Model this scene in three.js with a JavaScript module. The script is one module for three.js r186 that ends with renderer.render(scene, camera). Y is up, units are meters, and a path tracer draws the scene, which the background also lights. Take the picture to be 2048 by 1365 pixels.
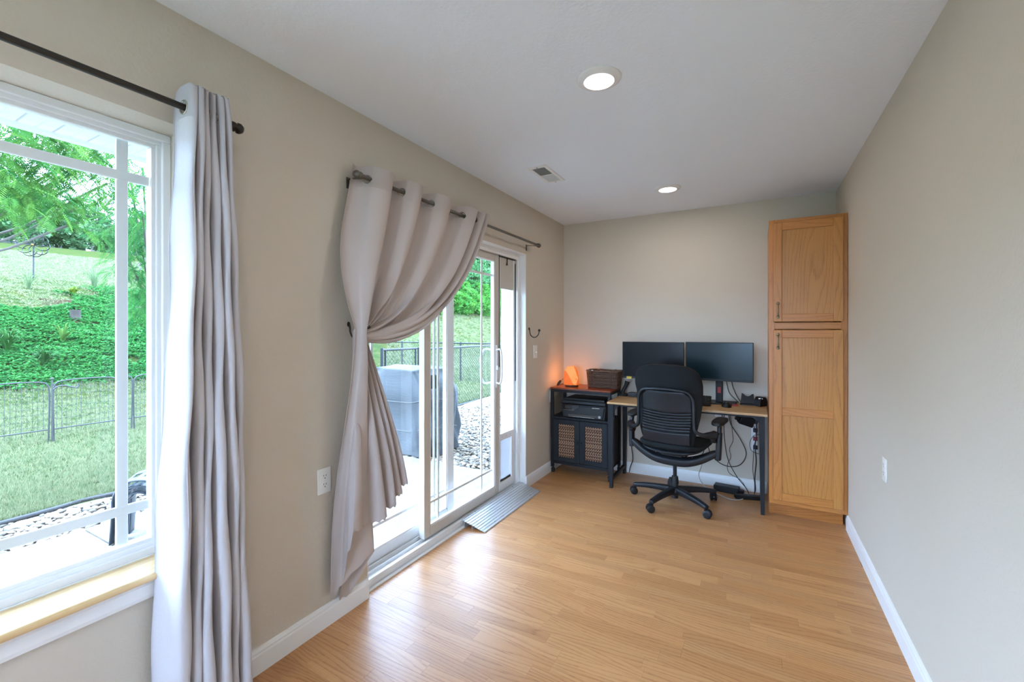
import * as THREE from 'three';
import { RoundedBoxGeometry } from 'three/addons/geometries/RoundedBoxGeometry.js';
import { ConvexGeometry } from 'three/addons/geometries/ConvexGeometry.js';
import { mergeGeometries, mergeVertices, toCreasedNormals } from 'three/addons/utils/BufferGeometryUtils.js';
import { RectAreaLightUniformsLib } from 'three/addons/lights/RectAreaLightUniformsLib.js';

// Axes: x to the right across the room, y up, d = -z along the room (the back wall is at d = 4.2). Metres.
const scene = new THREE.Scene();
const TURN = Math.atan2(485, 874);
const camera = new THREE.PerspectiveCamera(2 * Math.atan(682.5 / 874) * 180 / Math.PI, 2048 / 1365, 0.05, 300);
camera.position.set(0, 1.357, 0);
camera.rotation.y = TURN;
camera.setViewOffset(2048, 1365, 0, 21.5, 2048, 1365);   // a level camera with the lens raised a little
scene.add(camera);

scene.background = new THREE.Color(0.63, 0.90, 1.36);     // bright even overcast
scene.backgroundIntensity = 15;
const renderer = new THREE.WebGLRenderer({ antialias: true });
renderer.toneMapping = THREE.LinearToneMapping;
renderer.toneMappingExposure = 1.2;
renderer.shadowMap.enabled = true;
RectAreaLightUniformsLib.init();
const LAMP_STRENGTH = 116, LAMP_COLOR = new THREE.Color(1.0, 0.89, 0.79);

// ---------------------------------------------------------------- helpers
let seed = 20240611;
const rnd = () => { seed = (seed + 0x6D2B79F5) | 0; let t = Math.imul(seed ^ (seed >>> 15), 1 | seed); t = (t + Math.imul(t ^ (t >>> 7), 61 | t)) ^ t; return ((t ^ (t >>> 14)) >>> 0) / 4294967296; };
const rr = (a, b) => a + (b - a) * rnd();
const clamp = (x, a = 0, b = 1) => Math.min(b, Math.max(a, x));
const mix = (a, b, t) => a + (b - a) * t;
const smooth = (a, b, x) => { const t = clamp((x - a) / (b - a)); return t * t * (3 - 2 * t); };
const V = (x, y, d) => new THREE.Vector3(x, y, -d);
const L3 = (x, y, z) => new THREE.Vector3(x, y, z);

const HASH = new Float32Array(65536); for (let i = 0; i < 65536; i++) HASH[i] = rnd();
const hash2 = (x, y) => HASH[((x * 73 + y * 1237) & 255) << 8 | ((x * 151 + y * 57) & 255)];
function noise(x, y, px = 1 << 20, py = 1 << 20) {          // value noise, tiles after px, py cells
  const xi = Math.floor(x), yi = Math.floor(y), fx = x - xi, fy = y - yi;
  const w = (i, p) => ((i % p) + p) % p, a = w(xi, px), b = w(xi + 1, px), c = w(yi, py), e = w(yi + 1, py);
  const u = fx * fx * (3 - 2 * fx), v = fy * fy * (3 - 2 * fy);
  return mix(mix(hash2(a, c), hash2(b, c), u), mix(hash2(a, e), hash2(b, e), u), v);
}
const fbm = (x, y, n, px, py) => { let s = 0, a = 0.5, k = 1; for (let i = 0; i < n; i++) { s += a * noise(x * k + i * 17, y * k + i * 31, px && px * k, py && py * k); a /= 2; k *= 2; } return s; };

function dataTexture(w, h, f, srgb = true) {                // f(u, v) -> [r, g, b] sRGB 0..1 or a number
  const a = new Uint8Array(w * h * 4);
  for (let j = 0, k = 0; j < h; j++) for (let i = 0; i < w; i++, k += 4) {
    let c = f((i + 0.5) / w, (j + 0.5) / h); if (typeof c === 'number') c = [c, c, c];
    a[k] = clamp(c[0]) * 255; a[k + 1] = clamp(c[1]) * 255; a[k + 2] = clamp(c[2]) * 255; a[k + 3] = 255;
  }
  const t = new THREE.DataTexture(a, w, h, THREE.RGBAFormat);
  t.wrapS = t.wrapT = THREE.RepeatWrapping; t.magFilter = THREE.LinearFilter; t.minFilter = THREE.LinearFilter;
  if (srgb) t.colorSpace = THREE.SRGBColorSpace;
  t.needsUpdate = true;
  return t;
}
const scaled = (t, su, sv) => { const c = t.clone(); c.repeat.set(1 / su, 1 / sv); c.needsUpdate = true; return c; };  // one tile = su x sv metres of uv
function mat(color, roughness = 0.6, o = {}) {
  const m = new (o.clearcoat || o.transmission || o.sheen || o.specularIntensity !== undefined ? THREE.MeshPhysicalMaterial : THREE.MeshStandardMaterial)({ roughness, ...o });
  if (Array.isArray(color)) m.color.setRGB(...color); else m.color.set(color);
  return m;
}
// geometries: in the thing's own axes (x, y, z) or the room's (x, y, d)
const flat = (g) => { const n = g.index ? g.toNonIndexed() : g; for (const k of Object.keys(n.attributes)) if (!['position', 'normal', 'uv'].includes(k)) n.deleteAttribute(k); if (!n.attributes.uv) n.setAttribute('uv', new THREE.Float32BufferAttribute(new Float32Array(n.attributes.position.count * 2), 2)); if (!n.attributes.normal) n.computeVertexNormals(); n.clearGroups(); return n; };
const join = (...gs) => { const a = gs.flat(9).map(flat); return a.length === 1 ? a[0] : mergeGeometries(a); };
function lbox(x0, x1, y0, y1, z0, z1, r = 0, seg = 2) {
  const w = x1 - x0, h = y1 - y0, d = z1 - z0, m = Math.min(w, h, d);
  const g = r > 0 ? new RoundedBoxGeometry(w, h, d, seg, Math.min(r, m * 0.49)) : new THREE.BoxGeometry(w, h, d);
  g.translate((x0 + x1) / 2, (y0 + y1) / 2, (z0 + z1) / 2);
  return g;
}
const box = (x0, x1, y0, y1, d0, d1, r = 0, seg = 2) => lbox(x0, x1, y0, y1, -d1, -d0, r, seg);
function rod(a, b, r, r2 = r, seg = 12) {
  const d = b.clone().sub(a), g = new THREE.CylinderGeometry(r2, r, d.length(), seg);
  g.applyQuaternion(new THREE.Quaternion().setFromUnitVectors(L3(0, 1, 0), d.clone().normalize()));
  g.translate(...a.clone().add(b).multiplyScalar(0.5).toArray());
  return g;
}
const tube = (pts, r, seg = 24, rad = 8, closed = false) => new THREE.TubeGeometry(new THREE.CatmullRomCurve3(pts, closed, 'centripetal'), seg, r, rad, closed);
const lathe = (prof, seg = 24) => new THREE.LatheGeometry(prof.map(([r, y]) => new THREE.Vector2(r, y)), seg);
const at = (g, x, y, d) => g.translate(x, y, -d);
function extrude(pts, depth, bevel = 0) {                     // outline in x, y; runs along +z
  const s = new THREE.Shape(pts.map(([x, y]) => new THREE.Vector2(x, y)));
  return new THREE.ExtrudeGeometry(s, { depth, bevelEnabled: bevel > 0, bevelSize: bevel, bevelThickness: bevel, bevelOffset: -bevel, bevelSegments: 2, curveSegments: 8 });
}
const axes = (g, ex, ey, ez, o = [0, 0, 0]) => g.applyMatrix4(new THREE.Matrix4().makeBasis(L3(...ex), L3(...ey), L3(...ez)).setPosition(...o));
// a strip of cross-section rx by ry along a curve; "side" is the direction of rx
function sweep(pts, rx, ry, side, seg = 40, n = 12, p = 2.6, closed = false) {
  const c = new THREE.CatmullRomCurve3(pts, closed, 'centripetal'), pos = [], idx = [], uv = [];
  for (let i = 0; i <= seg; i++) {
    const t = i / seg, P = c.getPoint(t), T = c.getTangent(t), k = typeof side === 'function' ? side(t) : side, X = k.clone().addScaledVector(T, -k.dot(T)).normalize(), Y = T.clone().cross(X).normalize();
    const a = typeof rx === 'function' ? rx(t) : rx, b = typeof ry === 'function' ? ry(t) : ry;
    for (let j = 0; j < n; j++) {
      const q = j / n * Math.PI * 2, cs = Math.cos(q), sn = Math.sin(q), e = 2 / p;
      const w = P.clone().addScaledVector(X, a * Math.sign(cs) * Math.abs(cs) ** e).addScaledVector(Y, b * Math.sign(sn) * Math.abs(sn) ** e);
      pos.push(w.x, w.y, w.z); uv.push(j / n, t);
    }
  }
  for (let i = 0; i < seg; i++) for (let j = 0; j < n; j++) { const a = i * n + j, b = i * n + (j + 1) % n; idx.push(a, b, a + n, b, b + n, a + n); }
  if (!closed) for (let j = 1; j < n - 1; j++) { idx.push(0, j + 1, j); const o = seg * n; idx.push(o, o + j, o + j + 1); }
  const g = new THREE.BufferGeometry(); g.setAttribute('position', new THREE.Float32BufferAttribute(pos, 3)); g.setAttribute('uv', new THREE.Float32BufferAttribute(uv, 2)); g.setIndex(idx); g.computeVertexNormals();
  return g;
}
// a sheet f(u, v) -> Vector3 of nu x nv cells, given a thickness
function sheet(f, nu, nv, thick = 0, su = 1, sv = 1, row = (k) => k, cut = null) {
  const P = [], uv = [], idx = [], n1 = nu + 1;
  for (let j = 0; j <= nv; j++) for (let i = 0; i <= nu; i++) { const p = f(i / nu, row(j / nv)); P.push(p.x, p.y, p.z); uv.push(i / nu * su, j / nv * sv); }
  for (let j = 0; j < nv; j++) for (let i = 0; i < nu; i++) { const a = j * n1 + i; if (cut && cut(P[3 * a], P[3 * a + 1], P[3 * a + 2])) continue; idx.push(a, a + n1, a + 1, a + 1, a + n1, a + n1 + 1); }
  let g = new THREE.BufferGeometry(); g.setAttribute('position', new THREE.Float32BufferAttribute(P, 3)); g.setAttribute('uv', new THREE.Float32BufferAttribute(uv, 2)); g.setIndex(idx); g.computeVertexNormals();
  if (!thick) return g;
  const N = g.attributes.normal.array, m = P.length / 3, Q = P.slice(), I = idx.slice();
  for (let k = 0; k < m; k++) for (let c = 0; c < 3; c++) Q.push(P[3 * k + c] - N[3 * k + c] * thick);
  for (let k = 0; k < idx.length; k += 3) I.push(idx[k] + m, idx[k + 2] + m, idx[k + 1] + m);
  const wall = (a, b) => I.push(a, b, a + m, b, b + m, a + m);
  for (let i = 0; i < nu; i++) { wall(i, i + 1); wall(nv * n1 + i + 1, nv * n1 + i); }
  for (let j = 0; j < nv; j++) { wall((j + 1) * n1, j * n1); wall(j * n1 + nu, (j + 1) * n1 + nu); }
  g = new THREE.BufferGeometry(); g.setAttribute('position', new THREE.Float32BufferAttribute(Q, 3)); g.setAttribute('uv', new THREE.Float32BufferAttribute(uv.concat(uv), 2)); g.setIndex(I); g.computeVertexNormals();
  return g;
}
// uv in metres from the three planes; "grain" is the axis (0, 1, 2) that runs along u
function metreUV(g, grain = 0, ou = 0, ov = 0) {
  g = flat(g); const p = g.attributes.position, n = new Float32Array(p.count * 2), A = L3(0, 0, 0), B = L3(0, 0, 0), C = L3(0, 0, 0);
  for (let i = 0; i < p.count; i += 3) {
    A.fromBufferAttribute(p, i); B.fromBufferAttribute(p, i + 1).sub(A); C.fromBufferAttribute(p, i + 2).sub(A); B.cross(C);
    const m = [Math.abs(B.x), Math.abs(B.y), Math.abs(B.z)], k = m.indexOf(Math.max(...m));
    const u = k === grain ? (grain + 1) % 3 : grain, v = [0, 1, 2].find((a) => a !== k && a !== u);
    for (let j = 0; j < 3; j++) { A.fromBufferAttribute(p, i + j); n[2 * (i + j)] = A.getComponent(u) + ou; n[2 * (i + j) + 1] = A.getComponent(v) + ov; }
  }
  g.setAttribute('uv', new THREE.BufferAttribute(n, 2));
  return g;
}
const used = new Map();
const numbered = (name) => { const n = used.get(name) ?? 0; used.set(name, n + 1); return n ? `${name}_${String(n).padStart(3, '0')}` : name; };
function tag(o, label, category, group, kind) { o.userData = {}; if (label) o.userData.label = label; if (category) o.userData.category = category; if (group) o.userData.group = group; if (kind) o.userData.kind = kind; return o; }
function thing(name, label, category, x, y, d, group) { const o = new THREE.Group(); o.name = numbered(name); o.position.set(x, y, -d); scene.add(o); return tag(o, label, category, group); }
function part(parent, name, geo, m, label, kind) { const o = new THREE.Mesh(Array.isArray(geo) ? join(geo) : geo, m); o.name = name; parent.add(o); if (label) o.userData.label = label; if (kind) o.userData.kind = kind; return o; }
const inRoom = (parent, geo) => { const g = Array.isArray(geo) ? join(geo) : geo; let o = parent, x = 0, y = 0, z = 0; while (o && o !== scene) { x += o.position.x; y += o.position.y; z += o.position.z; o = o.parent; } return g.translate(-x, -y, -z); };
const wpart = (parent, name, geo, m, label, kind) => part(parent, name, inRoom(parent, geo), m, label, kind);    // geometry given in room coordinates
function one(name, geo, m, label, category, group, kind) { const o = new THREE.Mesh(Array.isArray(geo) ? join(geo) : geo, m); o.name = numbered(name); scene.add(o); return tag(o, label, category, group, kind); }
const struct = (name, geo, m, label, category) => one(name, geo, m, label, category, null, 'structure');
function sgroup(name, x, y, d, label, category) { return tag(thing(name, label, category, x, y, d), label, category, null, 'structure'); }

// ---------------------------------------------------------------- materials
const oakTone = (base, dark, ringK, poreK, rings = 22) => (u, v) => {    // a tile 2 m along the grain, 0.5 m across
  const warp = fbm(u * 2, v * 3, 2, 2, 3) * 1.7 + fbm(u * 5, v * 7, 2, 5, 7) * 0.35 + noise(u * 24, v * 60, 24, 60) * 0.035;
  let r = v * rings + warp * 5; r -= Math.floor(r); const line = r < 0.86 ? (r / 0.86) ** 3.2 : (1 - r) / 0.14;
  const fibre = fbm(u * 26, v * 380, 2, 26, 380), pore = noise(u * 60, v * 560, 60, 560) > 0.80 ? 1 : 0, broad = fbm(u * 3, v * 10, 2, 3, 10);
  const k = clamp(line * ringK + (fibre - 0.4) * 0.55 + pore * poreK * (0.3 + line) + (broad - 0.4) * 0.4);
  return [0, 1, 2].map((i) => mix(base[i], dark[i], k));
};
const oakFloorTex = dataTexture(2048, 1024, oakTone([0.87, 0.68, 0.48], [0.59, 0.37, 0.20], 0.36, 0.36, 26));
const oakCabTex = dataTexture(1024, 1024, oakTone([0.88, 0.65, 0.39], [0.61, 0.38, 0.17], 0.30, 0.32, 18));
const deskTex = dataTexture(1024, 512, oakTone([0.80, 0.66, 0.47], [0.53, 0.40, 0.25], 0.5, 0.4, 14));
const paleTex = dataTexture(512, 256, oakTone([0.93, 0.83, 0.66], [0.83, 0.68, 0.47], 0.4, 0.25, 12));
const peel = dataTexture(512, 512, (u, v) => fbm(u * 64, v * 64, 3, 64, 64), false);
const weave = dataTexture(256, 256, (u, v) => 0.5 + 0.25 * Math.sin(u * 64 * Math.PI * 2) * (0.6 + 0.8 * noise(u * 20, v * 60, 20, 60)) + 0.25 * Math.sin(v * 64 * Math.PI * 2) * (0.6 + 0.8 * noise(u * 60, v * 20, 60, 20)), false);
const speck = dataTexture(512, 512, (u, v) => { const a = fbm(u * 90, v * 90, 3, 90, 90), b = fbm(u * 6, v * 6, 2, 6, 6); const c = 0.78 + (a - 0.44) * 0.35 + (b - 0.4) * 0.12; return [c, c * 0.985, c * 0.95]; });
const grassTex = dataTexture(1024, 1024, (u, v) => {
  const a = fbm(u * 160, v * 160, 3, 160, 160), b = fbm(u * 14, v * 14, 3, 14, 14), c = fbm(u * 5, v * 5, 2, 5, 5), k = clamp(0.5 + (a - 0.44) * 1.5 + (b - 0.44) * 1.1), s = clamp((c - 0.36) * 2.2);
  return [mix(0.32, 0.58, k) + 0.1 * s, mix(0.55, 0.73, k), mix(0.36, 0.54, k) - 0.03 * s];
});
const M = {
  wall: mat([0.60, 0.535, 0.445], 0.85, { bumpMap: scaled(peel, 0.5, 0.5), bumpScale: 0.0007 }),
  ceiling: mat([0.82, 0.87, 0.94], 0.9, { bumpMap: scaled(peel, 0.6, 0.6), bumpScale: 0.0008 }),
  trim: mat([0.82, 0.82, 0.81], 0.35),
  vinyl: mat([0.84, 0.84, 0.84], 0.35),
  vinylTan: mat([0.60, 0.56, 0.51], 0.4),
  glass: mat([0.965, 0.99, 0.985], 0.0, { transmission: 1, thickness: 0, ior: 1.45 }),
  plate: mat([0.80, 0.79, 0.75], 0.35),
  slot: mat([0.05, 0.045, 0.04], 0.6),
  bronze: mat([0.045, 0.04, 0.034], 0.42, { metalness: 0.75 }),
  pewter: mat([0.16, 0.15, 0.13], 0.35, { metalness: 0.85 }),
  ringMetal: mat([0.42, 0.40, 0.37], 0.25, { metalness: 0.9 }),
  brass: mat([0.23, 0.17, 0.09], 0.38, { metalness: 0.85 }),
  aluminium: mat([0.66, 0.68, 0.70], 0.38, { metalness: 0.6 }),
  screw: mat([0.45, 0.46, 0.47], 0.35, { metalness: 0.9 }),
  rubber: mat([0.03, 0.03, 0.032], 0.7),
  curtain: mat([0.54, 0.468, 0.435], 0.92, { bumpMap: scaled(weave, 0.12, 0.12), bumpScale: 0.0006, sheen: 0.3 }),
  curtainPale: mat([0.66, 0.635, 0.665], 0.9, { bumpMap: scaled(weave, 0.12, 0.12), bumpScale: 0.0006, sheen: 0.3 }),
  sillWood: mat([0.86, 0.80, 0.70], 0.3, { map: scaled(paleTex, 2, 0.5) }),
  blackMetal: mat([0.012, 0.0145, 0.018], 0.48, { specularIntensity: 0.5 }),
  blackBoard: mat([0.0125, 0.0155, 0.019], 0.58, { specularIntensity: 0.5 }),
  blackPlastic: mat([0.008, 0.0085, 0.0095], 0.45, { specularIntensity: 0.6 }),
  greyPlastic: mat([0.018, 0.0205, 0.023], 0.48, { specularIntensity: 0.6 }),
  chairFabric: mat([0.010, 0.0122, 0.0135], 0.85, { specularIntensity: 0.5, bumpMap: scaled(weave, 0.1, 0.1), bumpScale: 0.0005 }),
  chairPlastic: mat([0.011, 0.013, 0.016], 0.42, { specularIntensity: 0.7 }),
  white: mat([0.80, 0.80, 0.80], 0.4),
};
const stripMats = [[1, 0.88, 0.77], [0.93, 0.80, 0.68], [1.06, 0.95, 0.84], [0.88, 0.74, 0.61], [1.0, 0.86, 0.73], [0.96, 0.86, 0.78]].map((c) => mat(c.map((x) => x * 0.74), 0.34, { map: scaled(oakFloorTex, 2, 0.5), bumpMap: scaled(oakFloorTex, 2, 0.5), bumpScale: 0.0002 }));
const cabMats = [[1.0, 0.78, 0.50], [0.90, 0.68, 0.42], [0.98, 0.84, 0.54]].map((c) => mat(c.map((x) => x * 0.70), 0.36, { map: scaled(oakCabTex, 2, 0.5), bumpMap: scaled(oakCabTex, 2, 0.5), bumpScale: 0.0003 }));
const deskMat = mat([0.9, 0.86, 0.8], 0.38, { map: scaled(deskTex, 2, 0.5) });

// ---------------------------------------------------------------- the room
const XL = -1.72, XR = 0.556, DB = 4.20, DF = -2.6, YC = 2.44, XO = -1.95;        // inner faces; XO: outer face of the left wall
const WIN = { d0: -0.72, d1: 0.782, y0: 0.552, y1: 2.055 }, DOOR = { d0: 1.585, d1: 3.348, y1: 2.012 };
const REAR = { x0: -1.35, x1: 0.25, y0: 0.55, y1: 2.10 }, SIDE = { d0: -2.35, d1: -1.05, y0: 0.552, y1: 2.055 };
{ // left wall with its two openings
  const s = new THREE.Shape(); s.moveTo(DF - 0.2, -0.25); s.lineTo(DB + 0.2, -0.25); s.lineTo(DB + 0.2, 2.6); s.lineTo(DF - 0.2, 2.6); s.closePath();
  for (const [a, b, y0, y1] of [[SIDE.d0, SIDE.d1, SIDE.y0, SIDE.y1], [WIN.d0, WIN.d1, WIN.y0, WIN.y1], [DOOR.d0, DOOR.d1, -0.06, DOOR.y1]]) { const h = new THREE.Path(); h.moveTo(a, y0); h.lineTo(a, y1); h.lineTo(b, y1); h.lineTo(b, y0); h.closePath(); s.holes.push(h); }
  const g = axes(new THREE.ExtrudeGeometry(s, { depth: XL - XO, bevelEnabled: false }), [0, 0, -1], [0, 1, 0], [1, 0, 0], [XO, 0, 0]);
  struct('wall_left', metreUV(g, 2), M.wall, 'beige painted wall with the window and the sliding glass door', 'wall');
}
struct('wall_back', metreUV(box(XL - 0.23, XR + 0.2, -0.25, 2.6, DB, DB + 0.2)), M.wall, 'beige end wall behind the desk and monitors', 'wall');
struct('wall_right', metreUV(box(XR, XR + 0.2, -0.25, 2.6, DF - 0.2, DB), 2), M.wall, 'long plain beige wall beside the oak cabinet', 'wall');
{ // wall behind the viewer, with a window of its own
  const s = new THREE.Shape(), h = new THREE.Path(); s.moveTo(XL, -0.25); s.lineTo(XR, -0.25); s.lineTo(XR, 2.6); s.lineTo(XL, 2.6); s.closePath();
  h.moveTo(REAR.x0, REAR.y0); h.lineTo(REAR.x0, REAR.y1); h.lineTo(REAR.x1, REAR.y1); h.lineTo(REAR.x1, REAR.y0); h.closePath(); s.holes.push(h);
  struct('wall_front', metreUV(axes(new THREE.ExtrudeGeometry(s, { depth: 0.2, bevelEnabled: false }), [1, 0, 0], [0, 1, 0], [0, 0, 1], [0, 0, -DF])), M.wall, 'beige wall behind the viewer', 'wall');
}
struct('ceiling', metreUV(box(XL, XR, YC, 2.6, DF, DB)), M.ceiling, 'smooth white ceiling with recessed lights and a vent', 'ceiling');

{ // floor: laminate strips that run across the room
  const f = sgroup('floor', 0, 0, 0, 'honey oak laminate strip floor', 'floor');
  part(f, 'subfloor', box(XL - 0.02, XR, -0.2, -0.005, DF, DB), mat([0.12, 0.07, 0.04], 0.8));
  const w = 0.0655, far = [];
  let k = 0;
  for (let d = DF, row = 0; d < DB - 1e-6; d += w, row++) {
    const d1 = Math.min(d + w, DB); let x = XL - 0.02 - rr(0.02, 0.45);
    while (x < XR) {
      const n = rr(0.36, 0.62), a = Math.max(x, XL - 0.02), b = Math.min(x + n, XR); x += n;
      if (b - a < 0.02) continue;
      const g = metreUV(box(a + 0.00025, b - 0.00025, -0.006, 0, d + 0.00025, d1 - 0.00025), 0, rr(0, 9), rr(0, 9));
      if (d > 0.86) part(f, 'plank', g, stripMats[Math.floor(rnd() * stripMats.length)]); else far.push(g);
      k++;
    }
  }
  part(f, 'plank', far, stripMats[0], null, 'stuff');
}
// baseboards: a flat board with a moulded top edge
const boardProfile = [[0, 0], [0.013, 0], [0.013, 0.072], [0.0105, 0.080], [0.0105, 0.086], [0.006, 0.098], [0, 0.1]];
const boardX = (x, side, d0, d1) => axes(extrude(boardProfile, d1 - d0), [side, 0, 0], [0, 1, 0], [0, 0, side > 0 ? 1 : -1], [x, 0, side > 0 ? -d1 : -d0]);
struct('baseboard_left', [boardX(XL, 1, DF, DOOR.d0)], M.trim, 'white baseboard under the window and curtains', 'baseboard');
struct('baseboard_corner', [boardX(XL, 1, DOOR.d1, DB), box(XL - 0.054, XL + 0.013, 0, 0.095, DOOR.d1 - 0.012, DOOR.d1, 0.003)], M.trim, 'short white baseboard between sliding door and corner', 'baseboard');
struct('baseboard_right', [boardX(XR, -1, DF, 3.70)], M.trim, 'long white baseboard running up to the oak cabinet', 'baseboard');
struct('baseboard_back', axes(extrude(boardProfile, 0.085 - XL), [0, 0, 1], [0, 1, 0], [-1, 0, 0], [0.085, 0, -DB]), M.trim, 'white baseboard behind the desk', 'baseboard');

{ // picture window
  const w = sgroup('window_1', -1.84, WIN.y0, 0, 'white vinyl picture window with prairie bars', 'window'), { d0, d1, y0, y1 } = WIN;
  const yb = 0.575, X = -1.84, F = 0.034;
  const ring = (x0, x1, a, b, c, e, t, r = 0.003) => [box(x0, x1, c, c + t, a, b, r), box(x0, x1, e - t, e, a, b, r), box(x0, x1, c + t, e - t, a, a + t, r), box(x0, x1, c + t, e - t, b - t, b, r)];
  wpart(w, 'window_frame', [ring(-1.935, X, d0, d1, yb, y1, 0.026), ring(-1.93, X - 0.012, d0 + 0.024, d1 - 0.024, yb + 0.024, y1 - 0.024, 0.016)], M.vinyl);
  wpart(w, 'glazing_bead', ring(-1.876, X - 0.020, d0 + 0.038, d1 - 0.038, yb + 0.038, y1 - 0.038, 0.014), M.vinyl);
  const a = d0 + 0.05, b = d1 - 0.05, c = yb + 0.05, e = y1 - 0.05;
  wpart(w, 'pane', axes(new THREE.PlaneGeometry(b - a, e - c), [0, 0, -1], [0, 1, 0], [1, 0, 0], [-1.878, (c + e) / 2, -(a + b) / 2]), M.glass);
  for (const d of [d0 + 0.13, 0.656]) wpart(w, 'muntin', box(-1.889, -1.879, c, e, d - 0.0165, d + 0.0165, 0.003), M.vinyl);
  for (const y of [0.742, 1.884]) wpart(w, 'muntin', box(-1.8895, -1.8785, y - 0.0165, y + 0.0165, a, b, 0.003), M.vinyl);
  const s = struct('trim_1', metreUV(box(-1.84, -1.684, 0.552, 0.575, d0 - 0.03, d1 + 0.03, 0.01, 3), 2), M.sillWood, 'pale wooden window sill board with rounded nose', 'sill');
  struct('trim_2', axes(extrude([[0, 0], [0.012, 0], [0.014, 0.012], [0.014, 0.045], [0.019, 0.056], [0.019, 0.06], [0, 0.06]], d1 - d0 + 0.04), [1, 0, 0], [0, 1, 0], [0, 0, 1], [XL, 0.492, -(d1 + 0.02)]), M.trim, 'white apron moulding below the window sill', 'trim');
}

{ // the two windows out of view
  const F = (name, label, ring, glass) => { const w = sgroup(name, ...(name === 'window_2' ? [-1.88, SIDE.y0, -1.7] : [-0.55, REAR.y0, DF - 0.1]), label, 'window'); wpart(w, 'window_frame', ring, M.vinyl); wpart(w, 'pane', glass, M.glass); };
  const { d0, d1, y0, y1 } = SIDE, t = 0.05, r = REAR, z0 = DF - 0.14, z1 = DF - 0.08;
  F('window_2', 'white window further along the wall, out of view', [box(-1.91, -1.85, y0, y0 + t, d0, d1), box(-1.91, -1.85, y1 - t, y1, d0, d1), box(-1.91, -1.85, y0 + t, y1 - t, d0, d0 + t), box(-1.91, -1.85, y0 + t, y1 - t, d1 - t, d1)], axes(new THREE.PlaneGeometry(d1 - d0 - 2 * t, y1 - y0 - 2 * t), [0, 0, -1], [0, 1, 0], [1, 0, 0], [-1.88, (y0 + y1) / 2, -(d0 + d1) / 2]));
  F('window_3', 'white window behind the viewer, out of view', [box(r.x0, r.x1, r.y0, r.y0 + t, z0, z1), box(r.x0, r.x1, r.y1 - t, r.y1, z0, z1), box(r.x0, r.x0 + t, r.y0 + t, r.y1 - t, z0, z1), box(r.x1 - t, r.x1, r.y0 + t, r.y1 - t, z0, z1)], new THREE.PlaneGeometry(r.x1 - r.x0 - 2 * t, r.y1 - r.y0 - 2 * t).translate((r.x0 + r.x1) / 2, (r.y0 + r.y1) / 2, -(z0 + z1) / 2));
}

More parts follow.
